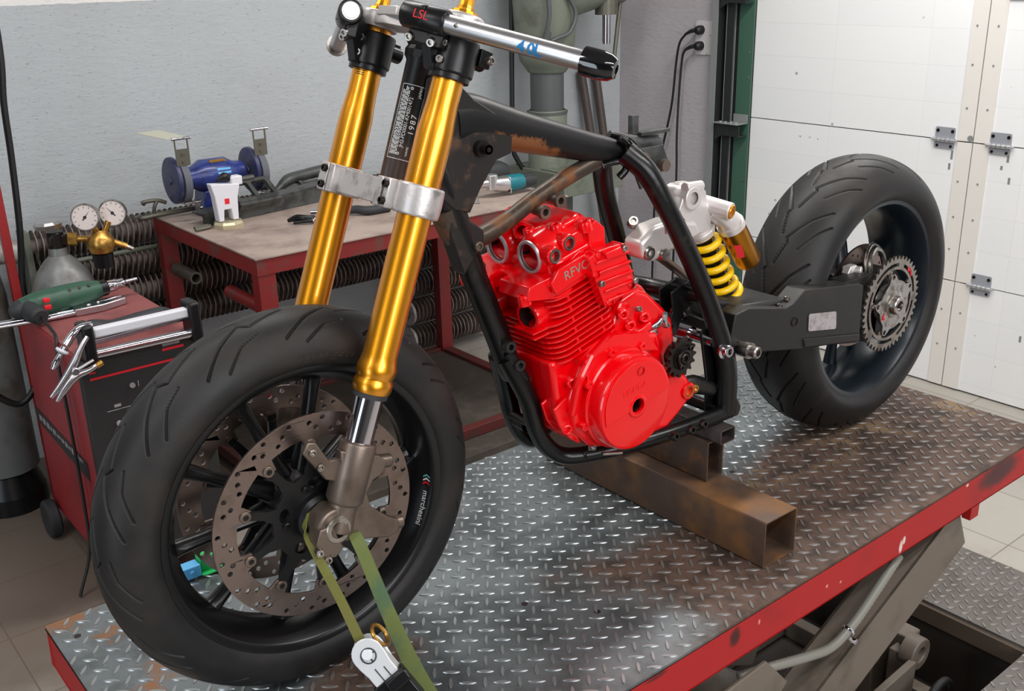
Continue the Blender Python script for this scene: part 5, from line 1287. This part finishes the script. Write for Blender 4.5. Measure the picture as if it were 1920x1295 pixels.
# ---- steel channel and brackets lying on the bench
ch = thing('steel_channel', 'long dark steel channel lying across the workbench in front of the blue grinder', 'steel channel', (.96, 2.03, bz))
mb = MB(); A, B = V(.715, 1.985, bz), V(1.32, 2.075, bz); d = (B - A).normalized(); nx = V(-d.y, d.x, 0)
mb.add([A, B, B + V(0, 0, .066), A + V(0, 0, .046), A + nx * .006, B + nx * .006, B + nx * .006 + V(0, 0, .066), A + nx * .006 + V(0, 0, .046)], [(0, 1, 2, 3), (7, 6, 5, 4), (0, 4, 5, 1), (1, 5, 6, 2), (2, 6, 7, 3), (3, 7, 4, 0)])
mb.add([A + V(0, 0, .046), B + V(0, 0, .066), B + nx * .07 + V(0, 0, .066), A + nx * .07 + V(0, 0, .046), A + V(0, 0, .040), B + V(0, 0, .060), B + nx * .07 + V(0, 0, .060), A + nx * .07 + V(0, 0, .040)], [(0, 1, 2, 3), (7, 6, 5, 4), (0, 4, 5, 1), (1, 5, 6, 2), (2, 6, 7, 3), (3, 7, 4, 0)])
mb.cyl(A + d * .26 + V(0, 0, .035), A + d * .26 - nx * .006 + V(0, 0, .035), .010, n=18); obj('channel', mb, M['darkpaint'], ch, sm=30, bevel=.0015)
mb = MB(); mb.tube([(.665, 1.940, bz + .008), (.712, 1.947, bz + .008), (.722, 1.955, bz + .010), (.715, 1.965, bz + .010), (.67, 1.960, bz + .010)], .006, 8, 0, 4); obj('hook_rod', mb, M['olive'], ch)
cb = thing('pierced_bracket', 'black steel bracket with two square openings resting on the long channel', 'bracket', (.92, 2.03, bz + .055))
mb = MB(); Mq = basis(V(.925, 2.035, bz + .088), d, (V(.1, -.62, .8)))
mb.shape([rrect(-.085, -.048, .085, .048, .012), rrect(-.070, -.032, -.008, .034, .008)[::-1], rrect(.008, -.032, .068, .034, .008)[::-1]], Mq, .014); mb.box((0, -.054, -.010), (.17, .014, .03), 0, Mq); mb.cyl(Mq @ V(-.02, .05, .008), Mq @ V(.03, .05, .008), .010, n=12); obj('plate', mb, M['darkpaint'], cb, bevel=.002)
ex = thing('black_pipe_bundle', 'dark bent tube and clamps lying at the back of the workbench by the wall', 'pipe', (1.17, 2.22, bz))
mb = MB(); mb.tube([(1.03, 2.18, .275), (1.10, 2.21, .285), (1.16, 2.23, .312), (1.24, 2.25, .318), (1.40, 2.27, .325)], [.010, .012, .022, .022, .024], 12, 0, 5); mb.tube([(1.12, 2.16, .277), (1.20, 2.18, .285), (1.42, 2.2, .285)], .024, 14, 0, 4); mb.tube([(1.00, 2.14, .272), (1.08, 2.12, .29), (1.18, 2.11, .275), (1.22, 2.12, .268)], .011, 10, 0, 5)
mb.lathe([(-.01, .03), (.01, .03)], (1.18, 2.17, .285), (1, .1, 0), 18); obj('bent_tube', mb, M['darkpaint'], ex)
# white stand
ws = thing('white_stand', 'white fork-legged metal stand with small red mark on the workbench', 'stand', (.785, 1.965, bz))
mb = MB(); o = V(.780, 1.945, bz)
Mw = basis(o, (1, 0, 0), (0, -1, 0))
mb.prism([(-.034, .022), (-.016, .022), (-.012, .060), (.012, .060), (.016, .022), (.036, .022), (.040, .095), (.052, .140), (-.050, .150), (-.040, .105)], Mw, .036); obj('stand_body', mb, M['white'], ws, bevel=.003)
mb = MB(); mb.box2((.805, 1.93, bz + .135), (.845, 1.965, bz + .165)); obj('nozzle', mb, M['white'], ws, bevel=.004)
mb = MB(); mb.tube([(.765, 1.95, bz + .155), (.79, 1.95, bz + .165), (.812, 1.95, bz + .155)], [.006, .016, .010], 12, 0, 3); obj('black_knob', mb, M['black'], ws)
mb = MB(); mb.box((.0, .088, .0185), (.016, .018, .001), 0, Mw); obj('red_mark', mb, M['redprint'], ws)
mb = MB(); mb.lathe([(0, .052), (.012, .052), (.020, .046), (.020, 0)], o + V(0.004, 0, 0), (0, 0, 1), 8); obj('hex_base', mb, M['plate'] if False else mat('cream_zinc', (198, 188, 158), .35, .5), ws, sm=20)
# wrenches on the bench
wr = thing('socket_wrench', 'silver and black socket wrench on the workbench between the two fork tubes', 'wrench', (1.15, 1.78, bz))
mb = MB(); mb.cyl((1.07, 1.85, bz + .014), (1.15, 1.80, bz + .016), .009, n=14); mb.cyl((1.05, 1.862, bz + .014), (1.075, 1.847, bz + .014), .014, n=14); obj('shaft', mb, M['chrome'], wr)
mb = MB(); mb.tube([(1.15, 1.80, bz + .016), (1.18, 1.775, bz + .02), (1.21, 1.745, bz + .016), (1.29, 1.74, bz + .015)], [.012, .015, .016, .015], 14, 0, 4); obj('grip', mb, M['darkrubber'], wr)
pl = thing('black_clamp', 'small black and chrome clamp lying on the bare bench top', 'clamp', (.985, 1.78, bz))
mb = MB(); mb.tube([(.945, 1.83, bz + .010), (.965, 1.80, bz + .022), (.99, 1.775, bz + .018), (1.03, 1.775, bz + .014)], [.006, .012, .013, .010], 12, 0, 4, flat=[.004, .007, .008, .007]); mb.tube([(.95, 1.80, bz + .008), (.98, 1.775, bz + .012), (1.02, 1.76, bz + .012)], .006, 10, 0, 3); obj('jaw', mb, M['black'], pl)
mb = MB(); mb.cyl((1.00, 1.765, bz + .01), (1.045, 1.785, bz + .03), .008, n=12); mb.cyl((1.03, 1.79, bz + .012), (1.06, 1.80, bz + .04), .006, n=12); obj('screw', mb, M['chrome'], pl)
# angle grinder and cup-brush grinder
ag = thing('angle_grinder', 'teal and black angle grinder with bare metal head on the workbench', 'angle grinder', (1.75, 1.66, bz), 'angle grinders on the bench')
mb = MB(); mb.tube([(1.755, 1.660, bz + .042), (1.79, 1.658, bz + .042), (1.825, 1.658, bz + .042)], [.031, .031, .029], 20, 0, 3); agb = obj('motor_body', mb, M['makita'], ag)
mb = MB(); mb.tube([(1.82, 1.658, bz + .042), (1.845, 1.658, bz + .042), (1.885, 1.66, bz + .040)], [.029, .028, .024], 20, 0, 3)
for k in range(8):
    a = 2 * PI * k / 8; mb.beam((1.825, 1.658 + .028 * math.cos(a), bz + .042 + .028 * math.sin(a)), (1.88, 1.66 + .025 * math.cos(a), bz + .040 + .025 * math.sin(a)), .005, .005)
obj('grip', mb, M['darkrubber'], ag)
mb = MB(); mb.tube([(1.69, 1.663, bz + .052), (1.715, 1.662, bz + .046), (1.757, 1.660, bz + .042)], [.022, .028, .031], 18, 0, 4); mb.cyl((1.69, 1.663, bz + .03), (1.69, 1.663, bz + .085), .022, n=20); mb.cyl((1.64, 1.672, bz + .055), (1.69, 1.663, bz + .055), .014, n=14)
mb.prism([(-.026, -.030), (.026, -.030), (.030, .0), (.022, .03), (-.022, .03), (-.03, 0)], basis((1.757, 1.660, bz + .040), (0, 1, 0), (1, 0, 0)), .006); obj('gear_head', mb, M['alu'], ag, bevel=.002)
mb = MB()
for yy, zz in ((.02, .02), (-.02, .02), (.02, -.02), (-.02, -.02)): mb.lathe([(0, .006), (.002, .006), (.002, 0)], (1.753, 1.660 + yy, bz + .040 + zz), (-1, 0, 0), 10)
each('screw', mb, M['darksteel'], ag)
cg = thing('cup_brush_grinder', 'dark angle grinder with upturned wire cup behind the teal one', 'angle grinder', (1.80, 1.85, bz), 'angle grinders on the bench')
mb = MB(); mb.tube([(1.72, 1.86, bz + .04), (1.78, 1.85, bz + .05), (1.86, 1.845, bz + .05), (1.90, 1.845, bz + .045)], [.03, .045, .042, .03], 18, 0, 4); obj('motor_body', mb, M['darkrubber'], cg)
mb = MB(); mb.lathe([(0, .02), (.014, .022), (.018, .045), (.044, .050), (.046, .045), (.046, 0)], (1.745, 1.83, bz + .068), (-.1, -.1, 1), 28); obj('wire_cup', mb, M['darksteel'], cg)
mb = MB(); mb.lathe([(0, .040), (.005, .036), (.005, 0)], (1.7405, 1.825, bz + .114), (-.1, -.1, 1), 24); obj('blue_disc', mb, M['sign_blue'], cg)

# ------------------------------------------------------------------ drill press
dp = thing('drill_press', 'old grey green pillar drill standing against the wall beyond the workbench', 'drill press', (2.50, 2.25, FZ))
dx, dy = 2.475, 2.25
mb = MB()
mb.lathe([(.0, .16), (.04, .16), (.06, .10), (.42, .09), (1.06, .088), (1.07, .082)], (dx, dy, FZ), (0, 0, 1), 28)
mb.tube([(dx, dy, .60), (dx, dy, .66), (dx - .01, dy, .78), (dx - .01, dy, 1.05)], [.082, .120, .135, .145], 24, 0, 4)
mb.tube([(dx - .02, dy, .93), (dx + .15, dy, .945), (dx + .30, dy - .02, .965), (dx + .42, dy - .03, .97)], [.15, .115, .10, .095], 20, 0, 5, flat=[.13, .11, .10, .095])
mb.box2((dx - .14, dy - .14, .95), (dx + .18, dy + .14, 1.35))
pillar = obj('pillar', mb, M['greencast'], dp, bevel=.006, sm=45)
mb = MB(); mb.cyl((dx, dy, .435), (dx, dy, .62), .075, n=28); mb.lathe([(0, .092), (.01, .092), (.01, .075)], (dx, dy, .425), (0, 0, 1), 28); obj('column_sleeve', mb, M['greydark'], dp)
mb = MB(); mb.box2((dx - .10, dy - .22, .085), (dx + .26, dy + .16, .185)); mb.box2((dx - .08, dy - .20, .185), (dx + .24, dy + .14, .192)); obj('work_table', mb, M['greencast'], dp, bevel=.008, seg=3)
mb = MB(); mb.box2((dx + .06, dy - .06, FZ), (dx + .10, dy + .10, .09)); mb.box2((dx + .07, dy + .02, .19), (dx + .10, dy + .06, .58)); obj('rack_bar', mb, M['greydark'], dp, bevel=.004)
sx, sy = 2.790, 2.20
mb = MB(); mb.cyl((sx, sy, .84), (sx, sy, .92), .052, n=28); mb.lathe([(0, .040), (-.008, .050), (-.008, .052), (0, .052)], (sx, sy, .84), (0, 0, 1), 28)
for a in (3.6, 4.3, 5.0): mb.lathe([(0, .006), (-.004, .006), (-.004, 0)], (sx + .0525 * math.cos(a), sy + .0525 * math.sin(a), .87), (math.cos(a), math.sin(a), 0), 10)
obj('quill_collar', mb, M['olive'], dp)
mb = MB(); mb.cyl((sx, sy, .71), (sx, sy, .84), .019, n=22); mb.cyl((sx, sy, .705), (sx, sy, .712), .017, n=22); obj('spindle', mb, M['chrome'], dp)
mb = MB(); mb.cyl((2.885, 2.2, .95), (2.84, 2.2, .63), .010, n=12); mb.lathe([(0, .012), (.02, .014), (.03, 0)], (2.84, 2.2, .63), (-.14, 0, -1), 12); obj('feed_lever', mb, M['olive'], dp)
mb = MB(); mb.tube([(2.44, 2.10, .95), (2.50, 2.09, .86), (2.47, 2.09, .78), (2.40, 2.10, .755), (2.37, 2.11, .74)], .009, 10, 0, 5); mb.lathe([(0, .018), (.03, .016), (.04, 0)], (2.36, 2.12, .755), (.1, -.3, 1), 14); mb.tube([(2.365, 2.11, .95), (2.362, 2.10, .85), (2.36, 2.12, .76)], .010, 8); obj('switch_lead', mb, M['greydark'], dp)
mb = MB(); mb.tube([(2.355, 2.34, .95), (2.348, 2.34, .60), (2.345, 2.34, .30), (2.36, 2.33, .22), (2.42, 2.30, .12)], .011, 10, 0, 5); obj('power_flex', mb, M['cable'], dp)
# rods leaning in the corner
r1 = tag(obj('steel_rod', MB().tube([(2.90, 2.486, .56), (3.02, 2.34, FZ + .01)], .021, 10), M['rod']), 'dark steel rod leaning in the corner, the one nearer the pillar drill', 'steel rod', 'steel rods in the corner')
r2 = tag(obj('steel_rod', MB().tube([(3.00, 2.488, .54), (3.10, 2.36, FZ + .01)], .021, 10), M['rod']), 'dark steel rod leaning in the corner, the one nearer the power leads', 'steel rod', 'steel rods in the corner')

# ------------------------------------------------------------------ welder and what lies on it
wd = thing('welding_machine', 'red wheeled welding machine with white carry handle and black front panel', 'welding machine', (.25, 1.65, FZ))
WX0, WX1, WY0, WY1, WZ = .080, .416, 1.385, 1.930, .120
mb = MB(); mb.box2((WX0, WY0, -.545), (WX1, WY1, WZ - .004)); obj('cabinet', mb, M['welderred'], wd, bevel=.008, sm=40, seg=3)
mb = MB(); mb.box2((WX0 + .004, WY0 + .004, WZ - .004), (WX1 - .004, WY1 - .004, WZ)); obj('lid', mb, M['weldertop'], wd, bevel=.001)
mb = MB(); mb.prism([(WX0 - .003, -.545), (WX1 + .003, -.545), (WX1 + .003, WZ - .012), (WX0 - .003, WZ - .012)], PY(WY0 - .010), .022); obj('control_panel', mb, M['panel'], wd, bevel=.006, sm=40)
mb = MB(); yq = WY0 - .0222
mb.box2((.10, yq, .052), (.40, yq + .002, .058), 0); mb.box2((.30, yq, .085), (.36, yq + .002, .092), 0); mb.box2((.26, yq, .01), (.34, yq + .002, .014), 0); mb.box2((.26, yq, -.02), (.265, yq + .002, .014), 0)
mb.box2((.302, yq, .098), (.350, yq + .002, .112), 1); mb.box2((.10, yq, .07), (.118, yq + .002, .074), 0)
mb.lathe([(0, .013), (.010, .011), (.010, 0)], (.155, yq - .0, -.12), (0, -1, 0), 18, 0)
obj('panel_print', mb, [M['redprint'], M['plate']], wd, sm=0)
mb = MB()
for x, z in ((.205, .012), (.155, -.085)): mb.lathe([(0, .008), (.006, .007), (.006, 0)], (x, yq, z), (0, -1, 0), 14)
mb.text('I', .024, basis((.222, yq - .0004, .012), (1, 0, 0), (0, -1, 0)), .0006); mb.text('V', .026, basis((.19, yq - .0004, -.062), (1, 0, 0), (0, -1, 0)), .0006); mb.box2((.15, yq, -.038), (.168, yq + .002, -.030)); mb.box2((.13, yq, -.046), (.25, yq + .0025, -.0445))
obj('panel_knob', mb, M['plate'], wd, sm=30)
mb = MB()
for x0, x1 in ((.092, .122), (.376, .408)): mb.box2((x0, 1.325, .098), (x1, 1.395, .212))
each('handle_post', mb, M['black'], wd, bevel=.008, seg=3)
mb = MB(); mb.box2((.122, 1.335, .172), (.376, 1.362, .198)); obj('carry_handle', mb, M['white'], wd, bevel=.005, seg=3)
mb = MB(); mb.cyl((.118, 1.345, .128), (.384, 1.345, .124), .013, n=18); mb.cyl((.118, 1.37, .150), (.384, 1.372, .160), .006, n=12); obj('guard_rail', mb, M['chrome'], wd)
mb = MB(); mb.add([(WX0 - .0012, 1.935, -.195), (WX0 - .0012, 1.455, -.215), (WX0 - .0012, 1.46, -.275), (WX0 - .0012, 1.935, -.245)], [(0, 1, 2, 3)])
mb.add([(WX0 - .0008, 1.93, -.195), (WX0 - .0008, 1.455, -.215), (WX0 - .0008, 1.46, -.275), (WX0 - .0008, 1.93, -.245)], [(3, 2, 1, 0)])
rnd = random.Random(5); y = 1.90
while y > 1.50:
    wq = rnd.uniform(.012, .03); mb.box((WX0 - .0018, y - wq / 2, -.222 - .012 * (1.9 - y)), (.001, wq, rnd.uniform(.008, .02)), 1); y -= wq + .012
obj('stripe', mb, [M['panel'], M['plate']], wd, sm=0)
mb = MB()
for x in (.12, .376): mb.box2((x - .03, 1.39, -.575), (x + .03, 1.50, -.545))
mb.box2((.162, 1.86, -.60), (.36, 2.16, -.546)); obj('chassis', mb, M['black'], wd, bevel=.004)
for x, y, r in ((.12, 1.43, .045), (.376, 1.43, .045), (.055, 1.90, .062), (.441, 1.90, .062)):
    mb = MB(); mb.lathe([(-.018, r * .5), (-.018, r - .006), (-.012, r), (.012, r), (.018, r - .006), (.018, r * .5), (.012, .0)], (x, y, FZ + r), (1, 0, 0), 28); mb.lathe([(-.018, r * .5), (-.012, 0)], (x, y, FZ + r), (1, 0, 0), 28); obj('wheel', mb, M['darkrubber'], wd)
# black rag / hose on the lid behind the handle
hs = tag(obj('rubber_sleeve', MB().tube([(.14, 1.50, WZ + .006), (.16, 1.48, WZ + .034), (.22, 1.49, WZ + .022), (.30, 1.50, WZ + .024), (.36, 1.51, WZ + .024), (.40, 1.53, WZ + .012)], [.008, .026, .022, .022, .020, .012], 14, 0, 5, True, [.006, .020, .016, .020, .020, .010]), M['darkrubber'], sm=40), 'crumpled dark grey rubber sleeve lying behind the white carry handle', 'rubber sleeve')
# earth clamp and torch end hanging over the front corner
ec = thing('earth_clamp', 'bare steel welding clamp hanging open at the corner of the red machine', 'clamp', (.05, 1.30, .10))
mb = MB()
mb.tube([(.100, 1.315, .190), (.078, 1.312, .165), (.055, 1.310, .130), (.022, 1.306, .092), (-.016, 1.302, .058)], [.006, .008, .012, .010, .005], 10, 0, 4, True, [.005, .007, .011, .008, .004])
mb.tube([(.116, 1.312, .112), (.085, 1.308, .102), (.050, 1.306, .096), (.020, 1.304, .070), (-.004, 1.302, .044)], [.006, .008, .012, .010, .005], 10, 0, 4, True, [.005, .007, .011, .008, .004])
mb.lathe([(-.012, .010), (.012, .010), (.014, .008), (.014, 0)], (.052, 1.307, .112), (0, -1, 0), 16); mb.cyl((.05, 1.30, .112), (.10, 1.30, .13), .004, n=8)
obj('jaw', mb, M['cleaner'], ec)
mb = MB(); mb.cyl((.108, 1.312, .108), (.124, 1.313, .114), .0085, n=14); obj('handle_tip', mb, M['brass'], ec)
tt = thing('welding_torch', 'chrome welding torch neck lying over the edge of the red machine', 'welding torch', (.06, 1.33, .15))
mb = MB(); mb.tube([(.125, 1.36, .205), (.095, 1.345, .208), (.070, 1.335, .196), (.048, 1.33, .175)], [.008, .009, .010, .011], 14, 0, 5); mb.lathe([(0, .009), (.018, .011), (.022, .008), (.05, .010), (.056, .0075), (.064, .0055), (.064, 0)], (.046, 1.33, .172), (-.62, -.05, -.78), 16); obj('torch_neck', mb, M['chrome'], tt)
mb = MB(); mb.lathe([(0, .016), (.006, .017), (.010, .012)], (.040, 1.33, .166), (-.62, -.05, -.78), 16); obj('white_collar', mb, M['white'], tt)
# hand drill and pliers
dr = thing('electric_drill', 'dark green electric drill lying on top of the red welding machine', 'drill', (.17, 1.75, WZ))
DA = V(.975, .14, .02).normalized(); D0 = V(.055, 1.765, WZ + .043)
mb = MB(); mb.tube([D0, D0 + DA * .05, D0 + DA * .12, D0 + DA * .19, D0 + DA * .235], [.030, .040, .040, .036, .027], 22, 0, 5, True, [.028, .038, .038, .035, .027]); obj('motor_body', mb, M['drillgreen'], dr)
mb = MB(); mb.tube([D0 - DA * .03, D0 - DA * .012, D0 + DA * .02], [.012, .026, .034], 18, 0, 4); mb.tube([D0 + DA * .02, D0 + V(.022, -.035, -.006), D0 + V(.032, -.062, -.010), D0 + V(.034, -.074, -.012)], [.030, .027, .026, .020], 16, 0, 4); obj('handle', mb, M['darkrubber'], dr)
mb = MB(); mb.cyl(D0 + DA * .235, D0 + DA * .255, .025, n=20); mb.lathe([(0, .025), (.006, .020), (.01, .012), (.01, 0)], D0 + DA * .255, DA, 18); obj('chuck_ring', mb, M['black'], dr)
mb = MB(); mb.lathe([(0, .016), (.004, .018), (.030, .018), (.034, .015), (.055, .014), (.062, .007), (.10, .006), (.10, 0)], D0 + DA * .258, DA, 20); obj('chuck', mb, M['chrome'], dr)
mb = MB(); mb.box2((.108, 1.715, WZ + .062), (.126, 1.728, WZ + .074)); mb.box2((.106, 1.710, WZ + .042), (.126, 1.722, WZ + .055)); obj('red_switch', mb, M['redprint'], dr, bevel=.002)
mb = MB()
for k in range(3): mb.lathe([(0, .005), (.002, .005), (.002, 0)], D0 + DA * (.14 + .03 * k) + V(0, -.026, .027), (0, -.7, .7), 10)
each('vent_hole', mb, M['engdark'], dr)
mb = MB(); mb.tube([D0 + V(.034, -.074, -.012), V(.090, 1.62, .135), V(.082, 1.55, .128), V(.068, 1.52, .06), V(.064, 1.50, -.06), V(.064, 1.50, -.2), V(.062, 1.50, -.36), V(.05, 1.49, -.50), V(.0, 1.48, FZ + .006)], .0045, 8, 0, 6); obj('cord', mb, M['cable'], dr)
pw = thing('long_nose_wrench', 'long silver slip-joint pliers lying in front of the green drill', 'pliers', (.2, 1.74, WZ))
mb = MB(); mb.tube([(-.12, 1.800, WZ + .012), (.08, 1.762, WZ + .012), (.20, 1.748, WZ + .012)], .007, 10, 0, 3); mb.tube([(-.12, 1.775, WZ + .010), (.08, 1.738, WZ + .010), (.20, 1.730, WZ + .010)], .007, 10, 0, 3); obj('handle', mb, M['chrome'], pw)
mb = MB(); mb.prism([(.19, 1.722), (.27, 1.718), (.345, 1.742), (.350, 1.752), (.29, 1.752), (.28, 1.757), (.345, 1.772), (.34, 1.782), (.26, 1.775), (.19, 1.756)], Matrix.Translation((0, 0, WZ + .012)), .022); mb.lathe([(0, .008), (.004, .008), (.004, 0)], (.235, 1.745, WZ + .023), (0, 0, 1), 12); mb.lathe([(0, .006), (.004, .006), (.004, 0)], (.265, 1.75, WZ + .023), (0, 0, 1), 12); obj('jaw', mb, M['cleaner'], pw, bevel=.003)

# ------------------------------------------------------------------ gas bottles
gb = thing('gas_bottle', 'grey gas bottle with brass regulator and two gauges behind the welding machine', 'gas bottle', (.255, 2.05, -.545), 'grey gas bottles')
gx, gyy = .258, 2.05
mb = MB(); mb.lathe([(0, .08), (0, .100), (.62, .100), (.665, .097), (.72, .078), (.755, .050), (.775, .030), (.80, .028)], (gx, gyy, -.545), (0, 0, 1), 36); obj('bottle', mb, M['gasgrey'], gb)
mb = MB(); mb.cyl((gx, gyy, .245), (gx - .002, gyy, .305), .026, n=20); mb.box((gx + .005, gyy, .278), (.06, .045, .035)); obj('valve_body', mb, M['darksteel'], gb, bevel=.004)
mb = MB(); mb.lathe([(0, .02), (.004, .040), (.018, .043), (.026, .036), (.026, 0)], (gx - .015, gyy, .315), (-.05, 0, 1), 9); obj('hand_wheel', mb, M['alu'], gb, sm=30)
mb = MB(); mb.cyl((gx + .03, gyy - .02, .278), (gx + .055, gyy - .03, .276), .022, n=6); mb.cyl((gx + .055, gyy - .03, .276), (gx + .11, gyy - .05, .274), .010, n=14)
mb.lathe([(-.045, .018), (-.04, .036), (-.02, .042), (.0, .042), (.012, .034), (.022, .026), (.03, .018)], (.372, 1.985, .272), (0, 0, 1), 28); mb.cyl((.372, 1.985, .285), (.350, 1.98, .325), .010, n=12); mb.cyl((.385, 1.985, .285), (.405, 1.98, .325), .010, n=12); mb.cyl((.40, 1.985, .262), (.445, 1.97, .238), .011, n=12); obj('regulator', mb, M['brass'], gb)
mb = MB(); mb.lathe([(-.09, .026), (-.088, .030), (-.045, .032), (-.04, .02)], (.372, 1.985, .272), (0, 0, 1), 24); obj('adjusting_knob', mb, M['black'], gb)
mb = MB(); mb.cyl((.445, 1.97, .238), (.462, 1.965, .228), .008, n=12); obj('hose_tail', mb, M['steel'], gb)
for x, z, aa in ((.334, .350, .9), (.419, .350, 2.3)):
    mb = MB(); nd = V(-.45, -.88, .12).normalized(); mb.lathe([(-.028, .03), (-.026, .041), (0, .043), (.003, .041), (.003, .038)], (x, 1.975, z), nd, 32); ga = obj('gauge', mb, M['steel'], gb)
    mb = MB(); mb.lathe([(.0005, .0385), (.0015, .0385), (.0015, 0)], (x, 1.975, z), nd, 32); gf = obj('gauge_face', mb, M['gauge'], ga)
    q = basis(V(x, 1.975, z) + nd * .0018, V(.88, -.45, 0), nd); mb = MB(); ca, sa_ = math.cos(aa), math.sin(aa)
    mb.prism([(-.012 * ca - .002 * sa_, -.012 * sa_ + .002 * ca), (-.012 * ca + .002 * sa_, -.012 * sa_ - .002 * ca), (.026 * ca, .026 * sa_)], q, .0006); mb.lathe([(0, .005), (.001, .005), (.001, 0)], V(x, 1.975, z) + nd * .0018, nd, 14)
    for k in range(11):
        a = math.radians(-50 + 28 * k); mb.box((.031 * math.cos(a), .031 * math.sin(a), 0), (.006, .0014, .0005), 0, q @ Matrix.Translation((.031 * math.cos(a), .031 * math.sin(a), 0)) @ Matrix.Rotation(a, 4, 'Z') @ Matrix.Translation((-.031 * math.cos(a), -.031 * math.sin(a), 0)))
    obj('gauge_needle', mb, M['engdark'], ga, sm=0)
g2 = thing('gas_bottle', 'plain dull grey gas bottle without a regulator, standing beside the red pole', 'gas bottle', (.015, 2.22, FZ), 'grey gas bottles')
mb = MB(); mb.lathe([(0, .08), (.01, .105), (.60, .105), (.66, .098), (.71, .07), (.735, .03), (.76, .03), (.76, 0)], (.015, 2.22, -.50), (0, 0, 1), 36); obj('bottle', mb, M['gasgrey2'], g2)
mb = MB(); mb.lathe([(0, .09), (0, .112), (.06, .112), (.06, .09)], (.015, 2.22, FZ), (0, 0, 1), 28); mb.lathe([(.06, .112), (.13, .09), (.13, 0)], (.015, 2.22, FZ), (0, 0, 1), 28); obj('foot_ring', mb, M['black'], g2)
# red pole and black hose by the wall
tag(obj('red_pole', MB().beam((.128, 2.125, 1.2), (.134, 2.125, FZ + .002), .026, .026), M['polered'], bevel=.002), 'slim red steel pole standing between the gas bottles', 'pole')
tag(obj('black_hose', MB().tube([(.24, 2.2, 1.25), (.236, 2.2, .86), (.218, 2.2, .69), (.210, 2.2, .52), (.192, 2.19, .30), (.165, 2.18, .10), (.156, 2.10, -.05), (.13, 2.06, -.16), (.05, 2.05, -.22), (-.05, 2.06, -.08), (-.075, 2.08, .2)], .0105, 10, 0, 6), M['cable'], sm=60), 'thick black rubber hose hanging down by the red pole', 'hose')
